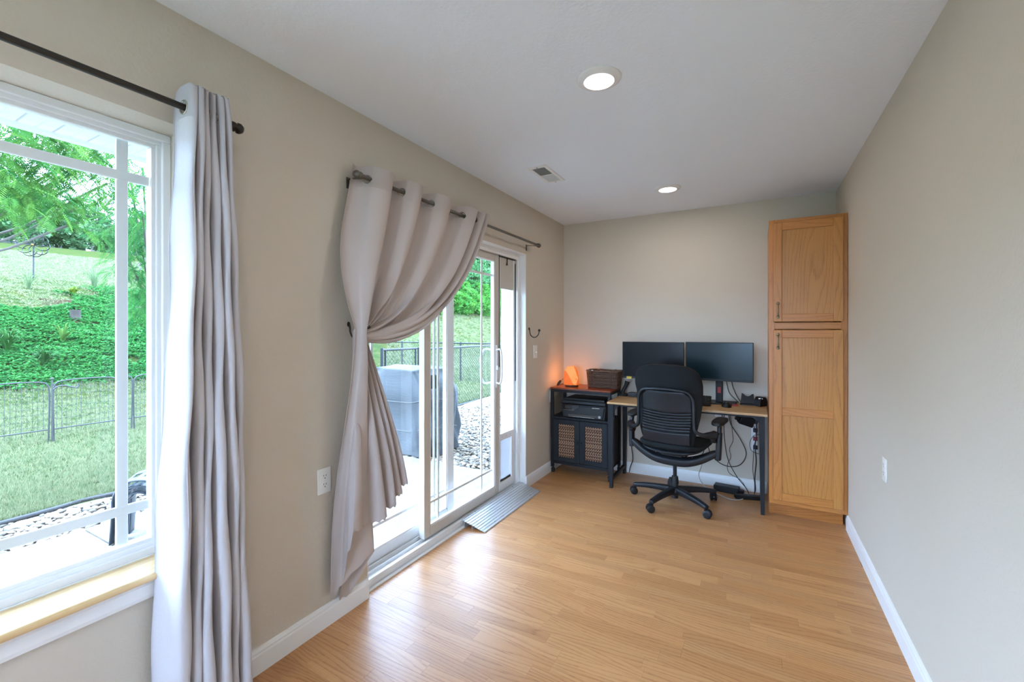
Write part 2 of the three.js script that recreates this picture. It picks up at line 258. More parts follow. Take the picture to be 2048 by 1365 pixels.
{ // sliding glass door with a pet door insert
  const o = sgroup('door_1', -1.80, 0, 2.45, 'white sliding glass patio door with prairie bars and pet door insert', 'door'), { d0, d1, y1 } = DOOR;
  wpart(o, 'door_jamb', [box(-1.95, -1.774, 0, y1, d0, d0 + 0.03, 0.003), box(-1.95, -1.774, 0, y1, d1 - 0.034, d1, 0.003), box(-1.786, -1.777, 0.05, y1 - 0.03, d1 - 0.05, d1 - 0.034), box(-1.86, -1.85, 0.05, y1 - 0.03, d1 - 0.05, d1 - 0.034), box(-1.95, -1.774, y1 - 0.03, y1, d0 + 0.03, d1 - 0.034, 0.003), box(-1.790, -1.776, y1 - 0.05, y1 - 0.03, d0 + 0.03, d1 - 0.034, 0.002), box(-1.862, -1.854, y1 - 0.05, y1 - 0.03, d0 + 0.03, d1 - 0.034)], M.vinyl);
  wpart(o, 'sill_track', [box(-1.955, -1.768, -0.05, 0.03, d0, d1, 0.003), box(-1.786, -1.768, 0.03, 0.045, d0 + 0.03, d1 - 0.034, 0.003), box(-1.828, -1.822, 0.03, 0.046, d0 + 0.03, d1 - 0.034), box(-1.864, -1.854, 0.03, 0.052, d0 + 0.03, d1 - 0.034), box(-1.945, -1.938, 0.03, 0.06, d0 + 0.03, d1 - 0.034)], M.vinyl);
  const leaf = (name, X, a, b, y0, yt, stile, rail, rb, bars, m) => {
    const p = new THREE.Group(); p.name = name; p.position.set(X + 1.80, 0, 0); o.add(p);
    const x0 = X - 0.045, x1 = X;
    wpart(p, 'stile', box(x0, x1, y0, yt, a, a + stile, 0.004), m); wpart(p, 'stile', box(x0, x1, y0, yt, b - stile, b, 0.004), m);
    wpart(p, 'rail', box(x0 + 0.001, x1 - 0.001, y0, y0 + rb, a + stile, b - stile, 0.003), m); wpart(p, 'rail', box(x0 + 0.001, x1 - 0.001, yt - rail, yt, a + stile, b - stile, 0.003), m);
    const ga = a + stile, gb = b - stile, gc = y0 + rb, ge = yt - rail, xm = X - 0.024;
    wpart(p, 'glazing_bead', [box(xm - 0.006, x1 - 0.006, gc, gc + 0.01, ga, gb), box(xm - 0.006, x1 - 0.006, ge - 0.01, ge, ga, gb), box(xm - 0.006, x1 - 0.006, gc, ge, ga, ga + 0.01), box(xm - 0.006, x1 - 0.006, gc, ge, gb - 0.01, gb)], M.vinyl);
    wpart(p, 'pane', axes(new THREE.PlaneGeometry(gb - ga - 0.004, ge - gc - 0.004), [0, 0, -1], [0, 1, 0], [1, 0, 0], [xm, (gc + ge) / 2, -(ga + gb) / 2]), M.glass);
    for (const [k, q] of bars) wpart(p, 'muntin', k === 'v' ? box(xm - 0.011, xm - 0.002, gc, ge, q - 0.009, q + 0.009, 0.003) : box(xm - 0.0115, xm - 0.0015, q - 0.009, q + 0.009, ga, gb, 0.003), M.vinyl);
    return p;
  };
  leaf('fixed_panel', -1.875, 1.612, 2.525, 0.034, 1.978, 0.072, 0.07, 0.075, [['v', 1.785], ['v', 2.34], ['h', 0.235], ['h', 1.80]], M.vinyl);
  const s = leaf('sliding_panel', -1.80, 2.118, 3.028, 0.047, 1.974, 0.058, 0.062, 0.062, [['v', 2.29], ['v', 2.815], ['h', 0.246], ['h', 1.795]], M.vinylTan);
  // pull handle: a D-shaped grip indoors on a back plate, and one outdoors
  wpart(s, 'handle', [sweep([V(-1.80, 1.20, 2.985), V(-1.765, 1.205, 2.985), V(-1.752, 1.16, 2.985), V(-1.750, 1.07, 2.985), V(-1.752, 0.98, 2.985), V(-1.765, 0.935, 2.985), V(-1.80, 0.94, 2.985)], 0.009, 0.007, L3(0, 0, 1), 36), box(-1.80, -1.793, 0.90, 1.24, 2.975, 3.0, 0.003), box(-1.80, -1.782, 1.04, 1.075, 2.978, 2.992, 0.004)], M.white, 'white pull handle');
  wpart(s, 'handle', [sweep([V(-1.845, 1.20, 2.985), V(-1.885, 1.205, 2.95), V(-1.905, 1.16, 2.93), V(-1.908, 1.07, 2.93), V(-1.905, 0.98, 2.93), V(-1.885, 0.935, 2.95), V(-1.845, 0.94, 2.985)], 0.009, 0.008, L3(0, 0, 1), 36)], M.white, 'white outdoor pull handle');
  wpart(o, 'screen_latch', box(-1.99, -1.925, 0.95, 1.05, 2.375, 2.395, 0.006), M.blackPlastic);
  { // pet door insert between the sliding panel and the jamb
    const p = new THREE.Group(); p.name = 'pet_door_panel'; o.add(p);
    const a = 3.034, b = 3.312, x0 = -1.838, x1 = -1.806;
    wpart(p, 'panel_frame', [box(x0, x1, 0.047, 1.974, a, a + 0.026, 0.003), box(x0, x1, 0.047, 1.974, b - 0.03, b, 0.003), box(x0, x1, 0.047, 0.115, a + 0.026, b - 0.03, 0.003), box(x0, x1, 0.455, 0.51, a + 0.026, b - 0.03, 0.003), box(x0, x1, 0.115, 0.455, b - 0.062, b - 0.03, 0.002)], M.vinyl);
    wpart(p, 'filler_panel', box(x0 + 0.008, x1 - 0.006, 1.70, 1.974, a + 0.026, b - 0.03, 0.002), M.vinylTan);
    wpart(p, 'spring_clip', [box(x1 - 0.002, x1 + 0.006, 1.91, 1.96, 3.165, 3.171), box(x1 - 0.002, x1 + 0.004, 1.900, 1.912, 3.160, 3.176)], M.slot);
    wpart(p, 'weather_strip', [box(x1 - 0.001, x1 + 0.006, 1.06, 1.97, a - 0.004, a + 0.004), box(x1 - 0.003, x1 + 0.004, 0.92, 1.93, b - 0.006, b + 0.003), box(x1 - 0.003, x1 + 0.003, 1.955, 1.962, a, b)], M.rubber);
    wpart(p, 'pane', axes(new THREE.PlaneGeometry(b - a - 0.058, 1.188), [0, 0, -1], [0, 1, 0], [1, 0, 0], [-1.822, 1.105, -(a + b) / 2]), M.glass);
    wpart(p, 'pet_flap', axes(sheet((u, v) => L3((u - 0.5) * 0.185, (v - 0.5) * 0.325, 0.004 * Math.sin(u * 3 + v * 5)), 8, 8, 0.004), [0, 0, -1], [0, 1, 0], [1, 0, 0], [-1.826, 0.287, -3.155]), mat([0.74, 0.76, 0.78], 0.35, { transmission: 0.45, thickness: 0 }), 'translucent white flap');
    wpart(p, 'magnet_strip', box(-1.828, -1.816, 0.112, 0.130, 3.066, 3.248, 0.002), M.rubber);
    for (const d of [3.09, 3.155, 3.22]) wpart(p, 'screw', axes(new THREE.CylinderGeometry(0.003, 0.003, 0.003, 10), [0, 1, 0], [1, 0, 0], [0, 0, -1], [x1 + 0.001, 0.482, -d]), M.screw);
  }
}
struct('trim_3', [box(-1.774, XL - 0.0005, 0.0, DOOR.y1, DOOR.d1 - 0.006, DOOR.d1 - 0.0002), box(-1.774, XL - 0.0005, DOOR.y1 - 0.006, DOOR.y1 - 0.0002, DOOR.d0, DOOR.d1 - 0.006), box(-1.774, XL - 0.0005, 0.0, DOOR.y1, DOOR.d0 + 0.0002, DOOR.d0 + 0.006)], M.trim, 'white liner of the sliding door opening', 'trim');
struct('trim_4', [box(-1.762, -1.741, -0.012, 0.007, DOOR.d0 + 0.006, DOOR.d1 - 0.006, 0.003)], M.trim, 'narrow white floor strip along the sliding door track', 'trim');

{ // ribbed aluminium threshold ramp
  const t = thing('threshold_ramp', 'ribbed aluminium threshold ramp at the sliding door', 'ramp', -1.67, 0, 2.9), a = 2.468, b = 3.325;
  const x0 = -1.785, x1 = -1.572, h0 = 0.047, prof = [];
  const top = (x) => mix(h0, 0.003, clamp((x - x0 - 0.03) / (x1 - x0 - 0.03)));
  prof.push([x1, 0.001]);
  for (let k = 9; k >= 0; k--) { const x = x0 + 0.012 + k * 0.0213; for (const [dx, dy] of [[0.006, 0], [0.0045, 0.0035], [-0.0005, 0.0035], [-0.002, 0]]) prof.push([x + dx, top(x + dx) + dy]); }
  prof.push([x0, h0]); for (const x of [x0, x0 + 0.03, x1 - 0.01]) prof.push([x, Math.max(0.001, top(x) - 0.004)]);
  wpart(t, 'tread_plate', axes(extrude(prof, b - a), [1, 0, 0], [0, 1, 0], [0, 0, 1], [0, 0, -b]), M.aluminium);
  for (const x of [-1.742, -1.68]) wpart(t, 'leg', [box(x - 0.002, x + 0.002, 0, top(x) - 0.003, a, b), box(x - 0.007, x + 0.007, 0, 0.003, a, b)], M.aluminium);
  for (const [x, d] of [[-1.60, 2.63], [-1.60, 3.19], [-1.765, 2.63], [-1.765, 3.19]]) wpart(t, 'screw', at(new THREE.CylinderGeometry(0.005, 0.006, 0.004, 12), x, top(x) + 0.003, d), M.screw);
}

{ // ceiling vent with two louvre banks
  const t = thing('ceiling_vent', 'white rectangular ceiling air vent with two louvre banks', 'vent', -1.26, YC, 2.767), y = YC, x0 = -1.331, x1 = -1.19, d0 = 2.60, d1 = 2.935;
  const bev = 0.003;
  wpart(t, 'vent_frame', [box(x0, x1, y - 0.006, y, d0, d0 + 0.03, bev), box(x0, x1, y - 0.006, y, d1 - 0.03, d1, bev), box(x0, x0 + 0.026, y - 0.006, y, d0 + 0.03, d1 - 0.03, bev), box(x1 - 0.026, x1, y - 0.006, y, d0 + 0.03, d1 - 0.03, bev), box(x0 + 0.026, x1 - 0.026, y - 0.007, y, 2.764, 2.771, 0.001)], M.white);
  wpart(t, 'backing', box(x0 + 0.02, x1 - 0.02, y - 0.0008, y - 0.0001, d0 + 0.02, d1 - 0.02), mat([0.10, 0.10, 0.095], 0.9));
  for (const [a, b, s] of [[2.63, 2.764, 0.7], [2.771, 2.905, -0.7]]) { const g = []; for (let d = a + 0.006; d < b - 0.003; d += 0.0078) { const k = new THREE.BoxGeometry(x1 - x0 - 0.054, 0.0008, 0.0075); k.rotateX(s); g.push(at(k, (x0 + x1) / 2, y - 0.0042, d)); } wpart(t, 'louvre_bank', g, mat([0.55, 0.55, 0.53], 0.5), null, 'stuff'); }
  for (const d of [d0 + 0.012, d1 - 0.012]) wpart(t, 'screw', at(new THREE.SphereGeometry(0.004, 8, 6), (x0 + x1) / 2, y - 0.006, d), M.slot);
}

function recessedLight(x, d, label) {
  const t = thing('recessed_light', label, 'ceiling light', x, YC, d, 'recessed ceiling lights');
  part(t, 'trim_ring', lathe([[0.0945, 0], [0.0935, -0.004], [0.088, -0.0065], [0.070, -0.013], [0.0645, -0.0145], [0.0635, -0.012]], 48), M.white);
  const lens = new THREE.CylinderGeometry(0.0642, 0.0642, 0.003, 40); lens.translate(0, -0.0125, 0);
  part(t, 'lens', lens, mat([0.9, 0.9, 0.88], 0.5, { emissive: new THREE.Color(1, 0.95, 0.88), emissiveIntensity: 2.6 }), 'glowing white lens');
  const l = new THREE.RectAreaLight(LAMP_COLOR, LAMP_STRENGTH, 0.105, 0.105); l.position.set(0, -0.0155, 0); l.rotation.x = -Math.PI / 2; t.add(l);
}
recessedLight(-0.585, 1.825, 'glowing recessed ceiling light nearest the viewer');
recessedLight(-0.578, 3.485, 'glowing recessed ceiling light near the end wall');
recessedLight(-0.585, 0.12, 'glowing recessed ceiling light overhead, out of view');
recessedLight(-0.585, -1.58, 'glowing recessed ceiling light at the rear, out of view');

// wall plates: g faces +x at the origin; side = -1 turns it to face -x
function wallPlate(name, label, cat, x, y, d, side, kind, group) {
  const t = thing(name, label, cat, x, y, d, group); t.rotation.y = side > 0 ? 0 : Math.PI;
  part(t, 'cover_plate', lbox(0, 0.006, -0.0575, 0.0575, -0.035, 0.035, 0.0035, 3), M.plate);
  if (kind === 'outlet') for (const s of [-1, 1]) {
    const c = new THREE.Shape(); c.absarc(0, 0, 0.0172, 0, Math.PI * 2); const face = axes(new THREE.ExtrudeGeometry(c, { depth: 0.0025, bevelEnabled: true, bevelSize: 0.0006, bevelThickness: 0.0006, bevelSegments: 1, curveSegments: 16 }), [0, 0, -1], [0, 0.82, 0], [1, 0, 0], [0.005, s * 0.0195, 0]);
    const r = part(t, 'receptacle', face, M.plate);
    part(r, 'slot', [lbox(0.0078, 0.0084, s * 0.0195 + 0.001, s * 0.0195 + 0.009, -0.0075, -0.0052), lbox(0.0078, 0.0084, s * 0.0195 + 0.002, s * 0.0195 + 0.009, 0.0052, 0.0075), axes(new THREE.CylinderGeometry(0.0027, 0.0027, 0.0006, 10), [0, 1, 0], [1, 0, 0], [0, 0, -1], [0.0081, s * 0.0195 - 0.006, 0])], M.slot);
  } else { part(t, 'toggle', [lbox(0.005, 0.0065, -0.012, 0.012, -0.0052, 0.0052, 0.001), axes(lbox(0, 0.016, -0.004, 0.004, -0.003, 0.003, 0.0015), [0.9, -0.43, 0], [0.43, 0.9, 0], [0, 0, 1], [0.005, -0.002, 0])], M.plate); }
  for (const y0 of kind === 'outlet' ? [0] : [-0.03, 0.03]) part(t, 'screw', axes(new THREE.CylinderGeometry(0.0028, 0.003, 0.0016, 10), [0, 1, 0], [1, 0, 0], [0, 0, -1], [0.0066, y0, 0]), M.plate);
  return t;
}
wallPlate('wall_outlet', 'white duplex outlet between the two curtains', 'outlet', XL, 0.67, 1.328, 1, 'outlet');
wallPlate('wall_outlet', 'white duplex outlet on the long plain wall', 'outlet', XR, 0.68, 2.735, -1, 'outlet');
wallPlate('wall_outlet', 'white outlet plate behind the black printer cart', 'outlet', XL, 0.72, 3.88, 1, 'outlet');
wallPlate('light_switch', 'white toggle light switch below the wall hook', 'light switch', XL, 1.165, 3.525, 1, 'switch');

// ---------------------------------------------------------------- rods, curtains, hooks
function curtainRod(label, x, y, d0, d1, r, m, ends, brackets) {
  const t = thing('curtain_rod', label, 'curtain rod', x, y, (d0 + d1) / 2);
  const mid = mix(d0, d1, 0.48);
  wpart(t, 'rod', [rod(V(x, y, d0), V(x, y, mid), r * 1.12, r * 1.12, 16), rod(V(x, y, mid), V(x, y, d1), r, r, 16), rod(V(x, y, mid - 0.004), V(x, y, mid + 0.004), r * 1.35, r * 1.35, 16)], m);
  for (const [d, s] of ends) { const g = lathe([[0, 0.052], [0.013, 0.049], [0.0185, 0.040], [0.0185, 0.032], [0.011, 0.028], [0.011, 0.024], [0.017, 0.021], [0.017, 0.012], [r * 1.3, 0.008], [r * 1.3, -0.004]], 20); g.rotateX(-s * Math.PI / 2); wpart(t, 'finial', at(g, x, y, d), m); }
  for (const d of brackets) wpart(t, 'bracket', [sweep([V(XL + 0.003, y - 0.005, d), V(XL + 0.02, y - 0.004, d), V(x, y - r - 0.004, d)], 0.009, 0.0025, L3(0, 0, 1), 12), box(XL, XL + 0.003, y - 0.048, y + 0.006, d - 0.009, d + 0.009, 0.001), sweep([V(x - 0.012, y + 0.002, d), V(x - 0.008, y - r - 0.001, d), V(x, y - r - 0.004, d), V(x + 0.010, y - r, d), V(x + 0.014, y + 0.004, d)], 0.008, 0.002, L3(0, 0, 1), 14)], m);
  return t;
}
curtainRod('thick dark bronze curtain rod above the window', -1.612, 2.078, -0.86, 0.855, 0.0105, M.bronze, [[0.855, 1], [-0.86, -1]], [-0.78, 0.02, 0.862 - 0.02]);
curtainRod('dark pewter curtain rod above the sliding door', -1.632, 2.090, 1.475, 3.385, 0.0095, M.pewter, [[1.475, -1], [3.385, 1]], [1.462, 3.352]);

const lerpTable = (tab, x) => { if (x <= tab[0][0]) return tab[0][1]; for (let i = 1; i < tab.length; i++) if (x <= tab[i][0]) { const [a, p] = tab[i - 1], [b, q] = tab[i]; return mix(p, q, (x - a) / (b - a)); } return tab[tab.length - 1][1]; };
const rowMap = (k) => k < 0.22 ? k / 0.22 * 0.05 : 0.05 + (k - 0.22) / 0.78 * 0.95;   // closer rows along the heading
const hump = (c) => Math.sign(c) * Math.abs(c) ** 0.75;      // rounder folds than a cosine

{ // pale curtain pushed to the end of the window rod
  const t = thing('window_curtain', 'pale grey blackout curtain gathered at the window', 'curtain', -1.61, 0, 0.78);
  const P0 = -0.5, P1 = 5.5;
  const f = (u, v) => {
    const p = mix(P0, P1, u), q = v ** 0.7, k = p < 0 ? p * 1.35 : p;
    const w = 0.006 * Math.sin(9 * v + 2.1 * p) * smooth(0.1, 0.6, v) + 0.003 * Math.sin(31 * v + 5 * p);
    const D = mix(0.733 + 0.0185 * k, 0.694 + 0.0425 * k + 0.006 * Math.sin(p * 2.2), q) + w + (p < 0 ? 0.01 * Math.sin(v * 4) : 0);
    const A = mix(0.043, 0.056, q) * (1 + 0.14 * Math.sin(p * 1.7 + 4 * v)), low = p < -0.1 ? mix(0.012, 0.026, q) * smooth(0.1, 0.5, -p) : 0;
    const c = Math.cos(2 * Math.PI * p), h = Math.sign(c) * Math.abs(c) ** 0.34;
    return V(-1.607 + A * h - low, mix(2.146 - 0.006 * Math.cos(4 * Math.PI * p), 0.012, v), D + mix(0.0027, 0.0063, q) * Math.sin(2 * Math.PI * p) + 0.002 * Math.sin(4 * Math.PI * p));
  };
  const eyes = []; for (let k = 0; k < 6; k++) for (const s of [-0.25, 0.25]) eyes.push(f((k + s - P0) / (P1 - P0), 0.033));
  wpart(t, 'cloth', sheet(f, 320, 100, 0.0016, 2.4, 2.1, rowMap, (x, y, z) => eyes.some((e) => Math.hypot(x - e.x, y - 2.078, z - e.z) < 0.0185)), M.curtainPale);
  for (let k = 0; k < 6; k++) for (const s of [-0.25, 0.25]) { const p = k + s, a = f((p - P0) / (P1 - P0), 0.033), g = new THREE.TorusGeometry(0.0205, 0.0034, 8, 24); const tx = f((p - P0 + 0.04) / (P1 - P0), 0.033).sub(a).normalize(); g.applyQuaternion(new THREE.Quaternion().setFromUnitVectors(L3(0, 0, 1), L3(-tx.z, 0, tx.x).normalize())); g.translate(a.x, 2.078, a.z); wpart(t, 'grommet', g, M.ringMetal); }
}

{ // tied-back curtain over the sliding door
  const t = thing('door_curtain', 'taupe grey curtain tied back beside the sliding door', 'curtain', -1.63, 0, 1.5);
  const P0 = -0.62, P1 = 5.35, dTop = [[-0.62, 1.445], [0, 1.605], [1, 1.825], [2, 2.085], [3, 2.395], [4, 2.49], [5, 2.545], [5.35, 2.562]];
  const hemY = [[-0.62, 0.135], [-0.35, 0.15], [-0.05, 0.235], [0.12, 0.275], [0.22, 0.20], [0.34, 0.085], [0.60, 0.095], [0.78, 0.26], [0.92, 0.445], [1.6, 0.42], [2.4, 0.455], [3.2, 0.485], [4.2, 0.525], [5.35, 0.575]];
  const hemD = [[-0.62, 1.322], [-0.2, 1.39], [0.12, 1.545], [0.34, 1.455], [0.60, 1.40], [0.92, 1.375], [1.55, 1.515], [2.3, 1.585], [3.1, 1.640], [4.2, 1.690], [5.35, 1.735]];
  const hemX = [[-0.62, -1.668], [-0.1, -1.655], [0.12, -1.648], [0.34, -1.692], [0.60, -1.688], [0.92, -1.610], [2, -1.600], [5.35, -1.61]];
  const bez = (a, b, c, e, s) => { const r = 1 - s; return r * r * r * a + 3 * r * r * s * b + 3 * r * s * s * c + s * s * s * e; };
  const tieX = (p) => mix(-1.572, -1.640, smooth(0.02, 0.28, p)) + 0.020 * smooth(1.5, 5.3, p), tieD = (p) => lerpTable([[-0.62, 1.392], [0.05, 1.432], [0.3, 1.436], [5.35, 1.478]], p), tieY = (p) => lerpTable([[-0.62, 1.36], [0.3, 1.352], [5.35, 1.312]], p);
  const f = (u, v) => {
    const p = mix(P0, P1, u), c = Math.cos(2 * Math.PI * p), sn = Math.sin(2 * Math.PI * p);
    const T = lerpTable(dTop, p), GX = tieX(p), GD = tieD(p), GY = tieY(p), s = clamp((T - 1.605) / 0.957), lft = smooth(0, 0.62, -p);
    if (v <= 0.5) {
      const q = v * 2;
      const p1d = T + mix(-0.045, -0.225, s) - 0.03 * lft, p1y = 2.15 + mix(-0.36, -0.43, s), p2d = GD + mix(0.045, 0.50, s ** 0.9) - 0.125 * lft, p2y = GY + mix(0.20, -0.055, s ** 0.7);
      let D = bez(T, p1d, p2d, GD, q), Y = bez(2.152 - 0.004 * Math.cos(4 * Math.PI * p), p1y, p2y, GY, q);
      const A = mix(0.047, 0.016, smooth(0.25, 0.98, q)), wr = smooth(0.35, 0.75, q) * (1 - 0.4 * smooth(0.85, 1, q));
      const n = p < 0.15 ? 0 : 1;
      let X = mix(-1.632, GX, smooth(0.3, 1, q)) + A * hump(c) + n * wr * (0.017 * hump(Math.sin(2 * Math.PI * 1.87 * p + 3 * q)) + 0.008 * Math.sin(2 * Math.PI * 3.3 * p - 5 * q));
      X += 0.020 * s * Math.sin(q * Math.PI);                             // the swag bellies into the room
      D += 0.012 * sn * (1 - q) - 0.014 * s * sn * wr; Y += 0.026 * sn * s * wr + 0.015 * Math.sin(2 * Math.PI * 1.87 * p + 1.3) * wr * s;
      return V(Math.max(X, -1.712), Y, D);
    }
    const q = (v - 0.5) * 2, Y = mix(GY, lerpTable(hemY, p) + 0.004 * Math.sin(p * 40), q), o = q ** 0.8;
    const D = mix(GD, lerpTable(hemD, p), mix(q, Math.sin(q * Math.PI / 2), 0.35)) + 0.008 * sn * o, A = mix(0.016, p > 0.85 ? 0.030 : 0.012, o);
    const X = mix(GX, lerpTable(hemX, p), smooth(0, 0.8, q)) + A * hump(c) + 0.004 * Math.sin(7 * q + 9 * p) * q;
    return V(Math.max(X, -1.703), Y, D);
  };
  const eyes = [-0.28, 0.26, 0.74, 1.26, 1.74, 2.26, 2.76, 3.26, 3.75].map((p) => f((p - P0) / (P1 - P0), 0.026));
  wpart(t, 'cloth', sheet(f, 420, 160, 0.0016, 2.6, 2.2, rowMap, (x, y, z) => eyes.some((e) => Math.hypot(x - e.x, y - 2.088, z - e.z) < 0.0195)), M.curtain);
  for (const p of [-0.28, 0.26, 0.74, 1.26, 1.74, 2.26, 2.76, 3.26, 3.75]) {
    const a = f((p - P0) / (P1 - P0), 0.026), b = f((p + 0.05 - P0) / (P1 - P0), 0.026).sub(a).normalize(), n = L3(-b.z, 0, b.x).normalize(), g = new THREE.TorusGeometry(0.0215, 0.0042, 8, 28);
    g.applyQuaternion(new THREE.Quaternion().setFromUnitVectors(L3(0, 0, 1), n)); g.translate(a.x, 2.088, a.z); wpart(t, 'grommet', g, M.ringMetal);
  }
}
function holdback(label, d, y, turn) {
  const t = thing('curtain_holdback', label, 'curtain hook', XL, y, d); t.rotation.y = turn;
  const r = 0.0042, pts = [L3(0.004, 0.018, 0), L3(0.008, -0.01, 0), L3(0.010, -0.028, 0), L3(0.022, -0.052, 0), L3(0.045, -0.064, 0), L3(0.070, -0.060, 0), L3(0.090, -0.040, 0), L3(0.098, -0.012, 0)];
  part(t, 'wall_plate', axes(lathe([[0, 0.006], [0.010, 0.005], [0.0125, 0], [0, 0]], 16), [0, -1, 0], [1, 0, 0], [0, 0, 1], [0, 0.01, 0]), M.bronze);
  part(t, 'arm', tube(pts, r, 32, 10), M.bronze);
  part(t, 'ball_end', new THREE.SphereGeometry(0.0115, 18, 12).translate(0.0985, -0.004, 0), M.bronze);
}
holdback('empty dark bronze hook beside the sliding door', 3.405, 1.360, 0);
holdback('dark bronze hook holding the tied curtain', 1.466, 1.376, 0.42);

// ---------------------------------------------------------------- oak pantry cabinet
{
  const x0 = 0.092, x1 = 0.5545, f = 3.705, b = 4.198, top = 2.158, toe = 0.098;
  const t = thing('pantry_cabinet', 'tall oak pantry cabinet with two doors', 'cabinet', (x0 + x1) / 2, 0, 3.95);
  const W = (g, ax) => metreUV(g, ax, rr(0, 5), rr(0, 5)), [A, B, C] = cabMats;
  wpart(t, 'body', W(join(box(x0 + 0.004, x0 + 0.02, toe, top - 0.004, f + 0.018, b), box(x1 - 0.02, x1 - 0.004, toe, top - 0.004, f + 0.018, b), box(x0 + 0.004, x1 - 0.004, top - 0.02, top - 0.003, f + 0.018, b), box(x0 + 0.004, x1 - 0.004, toe, toe + 0.018, f + 0.018, b), box(x0 + 0.02, x1 - 0.02, toe, top - 0.02, b - 0.008, b)), 1), A);
  wpart(t, 'toe_kick', W(join(box(x0 + 0.002, x1 - 0.016, 0, toe, 3.778, 3.795), box(x0 + 0.002, x0 + 0.016, 0, toe, 3.795, b), box(x1 - 0.03, x1 - 0.016, 0, toe, 3.795, b)), 0), B);
  const st = 0.037, rl = 0.042;
  for (const [a, e] of [[x0, x0 + st], [x1 - st, x1]]) wpart(t, 'face_stile', W(box(a, e, toe, top, f, f + 0.019, 0.0015), 1), a === x0 ? A : B);
  for (const [a, e] of [[top - rl, top], [1.365, 1.412], [toe, toe + rl]]) wpart(t, 'face_rail', W(box(x0 + st, x1 - st, a, e, f + 0.0003, f + 0.019, 0.001), 0), A);
  const door = (ya, yb, mid, hy) => {
    const a = 0.118, e = 0.530, w = 0.056, d0 = 3.686, d1 = 3.7048;
    const g = new THREE.Group(); g.name = 'door'; g.position.set(0, 0, 0); t.add(g);
    wpart(g, 'stile', W(box(a, a + w, ya, yb, d0, d1, 0.005, 3), 1), A); wpart(g, 'stile', W(box(e - w, e, ya, yb, d0, d1, 0.005, 3), 1), C);
    for (const [p, q] of [[ya, ya + w], [yb - w, yb], ...mid]) wpart(g, 'rail', W(box(a + w - 0.001, e - w + 0.001, p, q, d0 + 0.0005, d1, 0.004, 3), 0), A);
    const cuts = [ya + w, ...mid.flat(), yb - w];
    for (let k = 0; k < cuts.length; k += 2) wpart(g, 'panel', W(box(a + w - 0.003, e - w + 0.003, cuts[k] - 0.003, cuts[k + 1] + 0.003, d0 + 0.0095, d1 - 0.002), 1), C);
    const hx = a + 0.030, y = (k) => hy + k;
    wpart(g, 'handle', [sweep([V(hx, y(-0.044), d0 - 0.001), V(hx, y(-0.040), d0 - 0.018), V(hx, y(-0.018), d0 - 0.026), V(hx, y(0.018), d0 - 0.026), V(hx, y(0.040), d0 - 0.018), V(hx, y(0.044), d0 - 0.001)], (k) => 0.0045 + 0.003 * Math.abs(2 * k - 1) ** 2, 0.0035, L3(1, 0, 0), 30, 10), at(new THREE.SphereGeometry(0.0105, 14, 10).scale(1, 1.25, 0.35), hx, y(-0.048), d0 - 0.001), at(new THREE.SphereGeometry(0.0105, 14, 10).scale(1, 1.25, 0.35), hx, y(0.048), d0 - 0.001)], M.brass, 'antique brass bow handle');
    return g;
  };
  door(1.418, 2.133, [], 1.502); door(0.130, 1.360, [[0.745, 0.801]], 1.278);
}

